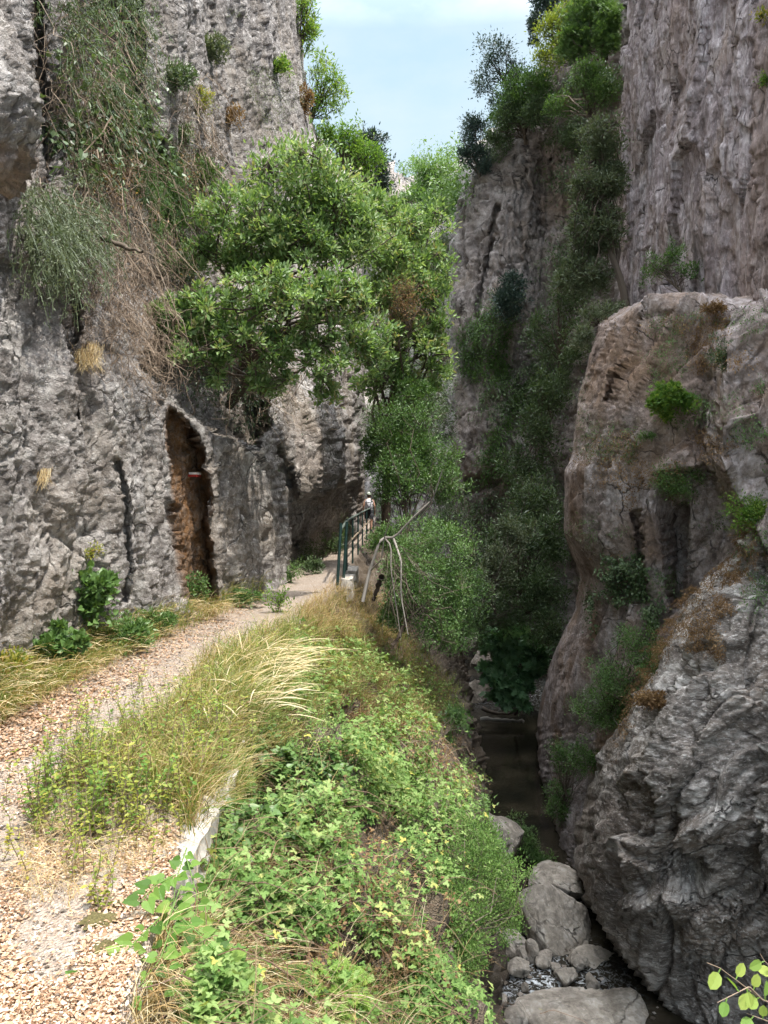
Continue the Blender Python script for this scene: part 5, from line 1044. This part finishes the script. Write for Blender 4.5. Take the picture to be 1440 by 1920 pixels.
# upright leafy shoots along the near edge of the path
def shoots(name, label, poly, n, h, ls, mat, stemmat='twig', T_=OVAL, pairs=9, lean=.35, seed=2, cat='plants', kind='stuff', vr=(0, 1), thr=None, only=1, start=.15):
    P, N_ = gsample(poly, n, thr, .012, seed, only); k = len(P); H = h * rng.uniform(.5, 1.25, k)[:, None]
    e = P + np.array([0, 0, 1.0]) * H + rdir(k) * H * lean * np.array([1, 1, .2]); L = bezier(P, e, 8, 0, .06)
    parts = []
    t_ = np.linspace(start, 1, pairs)[None] * 6.99 * np.ones((k, 1)); i = t_.astype(int); f = (t_ - i)[..., None]; rr = np.arange(k)[:, None]
    Q = (L[rr, i] * (1 - f) + L[rr, i + 1] * f).reshape(-1, 3); a = rng.uniform(0, 6.28, len(Q)); tone = np.repeat(rng.random(k), pairs)
    for s in (0, math.pi):
        D = np.stack([np.cos(a + s), np.sin(a + s), rng.uniform(-.3, .7, len(Q))], -1)
        parts.append(inst(T_, Q, D, nrm(rdir(len(Q)) * .35 + np.array([0, 0, 1.0])), ls * rng.uniform(.55, 1.2, len(Q)), np.clip(vr[0] + (vr[1] - vr[0]) * (tone * .6 + rng.random(len(Q)) * .4), 0, 1)))
    V, F_, A_ = join(parts)
    root = thing(name, label, cat, P.mean(0)); root['kind'] = kind; o_ = P.mean(0)
    put('stems', tubes(L, np.linspace(.0028, .0012, 8)[None] * np.ones((k, 1)), 3, .3), M[stemmat], root, o_)
    put('leaves', (V, F_, A_), M[mat], root, o_); return root
NEAR = [(50, 1560), (60, 1470), (130, 1400), (250, 1350), (340, 1320), (420, 1330), (480, 1420), (430, 1500), (340, 1540), (200, 1590), (100, 1590)]
shoots('leafy_shoots', 'thin upright shoots with yellow green leaves along the near path edge', NEAR, 210, .34, .034, 'yellow_leaf', vr=(0, .6))
shoots('leafy_shoots', 'green leafy shoots among the grass on the near path edge', NEAR, 150, .26, .034, 'bright_leaf', seed=5)
shoots('leafy_shoots', 'scattered single weed shoots standing in the path litter', [(0, 1620), (20, 1430), (130, 1340), (330, 1260), (420, 1330), (330, 1640), (200, 1720)], 70, .2, .028, 'yellow_leaf', seed=15, vr=(0, .8))
shoots('leafy_shoots', 'green leafy plants on the bank right of the pale grass', [(440, 1400), (560, 1340), (700, 1290), (760, 1330), (700, 1420), (520, 1480)], 260, .28, .035, 'bramble', seed=6, only=None)
shoots('leafy_shoots', 'yellowing weeds in the grass before the turn of the path', [(470, 1230), (640, 1150), (700, 1230), (600, 1320), (480, 1330)], 220, .3, .03, 'yellow_leaf', seed=7, only=None, vr=(0, .7))
# bramble cover on the bank
BANK = [(382, 1500), (430, 1460), (540, 1430), (640, 1390), (740, 1360), (850, 1400), (885, 1450), (880, 1500), (930, 1600), (960, 1760), (890, 1830), (920, 2250), (250, 2250), (335, 1800), (380, 1700)]
def brambles(name, label, poly, n, ls, mat, T_=TRI, thr=None, seed=1, hi=.3, vr=(0, 1), fs=.01, cat='brambles', up=.9):
    px, py = polysample(poly, n, thr, fs, seed); p, n_, k_, ok_ = hit(px, py); P, N_ = p[ok_], n_[ok_]; P = P + rng.normal(size=P.shape) * .02; k = len(P)
    md = vnoise(P * 2.2, 77) * .75 + .4 * vnoise(P * 7, seed + 4)
    P = P + nrm(N_ + np.array([0, 0, .6])) * (hi * (.15 + np.clip(md + .3, 0, 1.2)) * rng.uniform(.5, 1.0, k))[:, None]
    D = nrm(rdir(k) * np.array([1, 1, .5])); U = nrm(rdir(k) * .5 + np.array([.1, -.25, up]))
    v = np.clip(vr[0] + (vr[1] - vr[0]) * (rng.beta(2, 2.4, k) + .2 * md), 0, 1)
    # some leaves turned yellow
    v = np.where(rng.random(k) < .012, 1, v)
    return tag(put(name, inst(T_, P, D, U, ls * rng.uniform(.55, 1.3, k), v), M[mat]), label, cat, kind='stuff'), P
_, BP = brambles('brambles', 'dense light green bramble leaves covering the near bank', BANK, 28000, .032, 'bramble', thr=-.06, hi=.36, vr=(0, .85))
_, BP3 = brambles('brambles', 'pale yellow green bramble sprays standing above the rest', BANK, 2200, .034, 'bramble', thr=.16, seed=31, hi=.55, vr=(.35, .95), fs=.016)
_, BP2 = brambles('brambles', 'smaller dark green bramble leaves underneath on the bank', BANK, 26000, .026, 'bramble', thr=-.2, seed=3, hi=.16, vr=(0, .5))
brambles('brambles', 'broad ivy leaves trailing below the retaining wall edge', [(375, 1440), (480, 1400), (620, 1440), (600, 1540), (480, 1600), (390, 1640)], 3400, .05, 'mid_leaf', HEART, thr=-.05, seed=6, hi=.22, vr=(.1, 1))
brambles('brambles', 'fine leaved yellow green plant low on the bank', [(560, 1840), (680, 1820), (720, 1960), (560, 1980)], 1400, .034, 'bright_leaf', FERN, seed=8, hi=.3, vr=(.5, 1))
brambles('brambles', 'brown dead leaves showing through the brambles', BANK, 7000, .03, 'orange_dry', OVAL, thr=.05, seed=9, hi=.2)
grassmass('dry_grass', 'brown dry stems standing among the brambles', BANK, 3000, .34, .0025, 'orange_dry', .7, vr=(.2, 1), thr=.02, seed=33, only=None)
grassmass('dry_grass', 'pale straw stalks scattered over the lower bank', BANK, 1300, .42, .0024, 'dry_grass', .8, vr=(.2, 1), thr=.0, seed=34, only=None)
def canes(name, label, P0, n, length, r, mat, seed=1):
    P = P0[rng.integers(0, len(P0), n)] - np.array([0, 0, .03]); L = length * rng.uniform(.4, 1.3, n)[:, None]
    e = P + nrm(rdir(n) * np.array([1, .8, .3]) + np.array([.3, -.1, -.2])) * L
    return tag(put(name, tubes(bezier(P, e, 9, .22, .08), r * rng.uniform(.5, 1.3, n)[:, None] * np.linspace(1, .5, 9)[None], 4), M[mat]), label, 'stems', kind='stuff')
canes('bramble_canes', 'arching reddish brown bramble canes over the bank', BP, 320, .45, .0024, 'cane')
canes('bramble_canes', 'upright canes carrying the paler bramble sprays', BP3, 380, .4, .0022, 'cane')
canes('bramble_canes', 'thin dry stems tangled through the brambles', BP2, 1500, .22, .0014, 'cane')
vines('dead_vines', 'dead stems and roots hanging down the steep bank above the pool', [(690, 1330), (860, 1330), (880, 1480), (860, 1560), (720, 1500)], 700, .5, .004, hi=.2, wig=.15)
ivy('dead_leaves', 'dry brown brush on the steep bank above the pool', [[(650, 1300), (860, 1300), (890, 1500), (760, 1480), (660, 1400)]], M['orange_dry'], 5000, .035, LEAF, thr=-.1, hi=.2, seed=21, cat='dry brush')
ivy('small_plants', 'green plants on the steep bank above the pool', [[(500, 1280), (640, 1200), (850, 1290), (880, 1560), (760, 1540), (600, 1440)]], M['bramble'], 12000, .035, TRI, thr=0, hi=.25, seed=22, cat='small plants', droop=.1, vr=(.1, .9))
plant('bank_shrub', 'fine leaved blue green shrub leaning over the stream from the bank', 'shrub', [(885, 1620, 6.6, 90, 75, .4), (930, 1690, 6.8, 60, 60, .35), (830, 1700, 6.3, 80, 80, .4), (900, 1570, 7.0, 50, 50, .3), (860, 1770, 6.2, 60, 50, .3), (950, 1640, 7, 40, 40, .25)],
      surf(840, 1790), M['bramble'], 21000, .027, 300, LEAF, .014, crad=.26, vr=(0, .62), bare=60, stemname='stems', crownname='foliage')
plant('bank_shrub', 'small sprig of green leaves against the dark pool', 'shrub', [(900, 1510, 8.5, 34, 26, .15), (880, 1545, 8.4, 24, 24, .12)], surf(850, 1560), M['mid_leaf'], 420, .04, 24, LEAF, .01, crad=.4, stemname='stems', crownname='foliage')
plant('bank_shrub', 'sprig of bright leaves on the bank crest below the big pool boulder', 'shrub', [(850, 1350, 12, 36, 26, .2), (830, 1390, 12, 26, 22, .2)], surf(815, 1410), M['mid_leaf'], 900, .045, 30, TRI, .01, crad=.4, stemname='stems', crownname='foliage')

# ------------------------------------------------------------------ the ivy and the twig close to the lens
def sprayplant(name, label, cat, stems, ls, mat, T_, stem_r, v=(0, 1), barkm='bramble', every=3, uplift=.6, face=(0, -.6, .8)):
    o_ = w1(*stems[0][0]); root = thing(name, label, cat, o_)
    for st__ in stems:
        L = upline([w1(*p) for p in st__], 22); put('stem', tubes(L[None], np.linspace(stem_r, stem_r * .4, 22)[None], 6, .5), M[barkm], root, o_, True)
        idx = np.arange(2, 22, every); T2 = nrm(np.gradient(L, axis=0))[idx]
        for j, (p, tt) in enumerate(zip(L[idx], T2)):
            sgn = 1 if j % 2 else -1; side = nrm(np.cross(tt, np.array(face))) * sgn; d_ = nrm(side + tt * .5 + rng.normal(size=3) * .25)
            s_ = ls * rng.uniform(.7, 1.15); q = p + d_ * s_ * .25
            put('leaf', join([inst(T_, q[None], d_[None], nrm(np.array(face) + rng.normal(size=3) * .35)[None], np.array([s_]), np.array([rng.uniform(*v)])), tubes(np.array([[p, q]]), .0012, 4, .5)]), M[mat], root, o_)
    return root
iv = [[(350, 1590, 3.3), (330, 1650, 3.1), (322, 1720, 2.95)], [(330, 1640, 3.1), (290, 1660, 3.0), (265, 1690, 2.9)], [(320, 1700, 2.95), (360, 1740, 2.85), (420, 1790, 2.75), (440, 1830, 2.7)], [(300, 1720, 2.9), (240, 1780, 2.7), (180, 1830, 2.6), (140, 1845, 2.55)],
      [(320, 1740, 2.85), (300, 1800, 2.7), (260, 1850, 2.6), (230, 1890, 2.5)], [(350, 1610, 3.2), (370, 1680, 3.05), (365, 1740, 2.95)], [(340, 1660, 3.05), (310, 1740, 2.85), (345, 1810, 2.7), (330, 1860, 2.6)]]
sprayplant('ivy_plant', 'big heart-leaved ivy spilling over the path edge at bottom left', 'ivy', iv, .058, 'bright_leaf', HEART, .003, (.0, .8), every=2)
tw_ = [[(1475, 1890, 1.25), (1430, 1875, 1.22), (1390, 1845, 1.2), (1350, 1815, 1.18), (1325, 1805, 1.17)], [(1475, 1860, 1.3), (1450, 1820, 1.28), (1432, 1800, 1.27), (1425, 1788, 1.27)], [(1430, 1875, 1.22), (1405, 1850, 1.2), (1385, 1860, 1.18), (1345, 1880, 1.17)], [(1480, 1930, 1.25), (1440, 1915, 1.22), (1400, 1900, 1.2)]]
sprayplant('leafy_twig', 'close twig with pale round leaves reaching in at bottom right', 'twig', tw_, .026, 'bright_leaf', ROUND, .0014, (.5, 1), 'twig', every=4, face=(-.2, -.9, .5))
# moss pads and pale stones on the near edge of the path
def pad(name, label, px, py, rx, ry, mat, cat, seed, h=.022):
    p = surf(px, py); d = p[1]; n = 26; th = np.linspace(0, 2 * math.pi, 41)[:-1]; rr = np.linspace(0, 1, n)
    R2 = 1 + .55 * np.array([vnoise(np.array([[math.cos(a) * 2.6, math.sin(a) * 2.6, seed]]), seed)[0] for a in th])
    X = rr[:, None] * np.cos(th) * R2 * rx / F * d; Yy = rr[:, None] * np.sin(th) * R2 * ry / F * d * d / 1.6; Z = h * (1 - rr[:, None] ** 2) * np.ones_like(th)
    P = np.stack([X, Yy, Z], -1); P[..., 2] += .25 * h * fbm((P + seed) * 60, 3, seed); idx = np.arange(n * 40).reshape(n, 40); nx = np.roll(idx, -1, 1)
    o = mk(name, P.reshape(-1, 3), [np.stack([idx[:-1], idx[1:], nx[1:], nx[:-1]], -1).reshape(-1, 4)[:, ::-1]], mat, None, {'stain': np.zeros(n * 40)}, True); o.location = p + np.array([0, 0, .004]); return tag(o, label, cat)
M['moss'] = flat('moss', (.10, .085, .03), .95, 0, .01, .45, 120)
pad('moss_patch', 'brown green moss patch, uppermost of three on the near path edge', 238, 1692, 18, 10, M['moss'], 'moss', 1)
pad('moss_patch', 'long moss patch in the middle of three on the near path edge', 190, 1732, 32, 15, M['moss'], 'moss', 2)
pad('moss_patch', 'moss patch beside the ivy, lowest of three on the near path edge', 190, 1785, 22, 13, M['moss'], 'moss', 3)
ed = [(215, 1760, 26, 9), (262, 1720, 16, 12), (165, 1700, 18, 8), (240, 1790, 14, 10), (120, 1722, 10, 5), (300, 1600, 16, 8), (285, 1645, 18, 8), (190, 1640, 12, 5), (90, 1730, 9, 4), (150, 1810, 14, 6), (170, 1325, 12, 7), (85, 1330, 8, 5)]
el = ['bright white stone between the moss patches', 'grey stone wedged beside the uppermost moss patch', 'pale flat stone left of the uppermost moss patch', 'pale stone under the ivy beside the lowest moss patch', 'small pale stone left of the long moss patch', 'pale stone at the top of the retaining wall', 'pale stone just below the one topping the retaining wall', 'flat pale stone lying in the dry straw', 'tiny pale stone near the left edge of the photo', 'pale stone left of the lowest moss patch', 'grey stone on the inner side of the path', 'small grey stone at the cliff side of the path']
for i, ((x, y, rx, ry), lb) in enumerate(zip(ed, el)):
    p = surf(x, y); boulder(lb, x, y, p[1], rx, ry, 90 + i, i, n=14, cat='stone', group='pale stones set in the path edge', name='stone', planes=7)
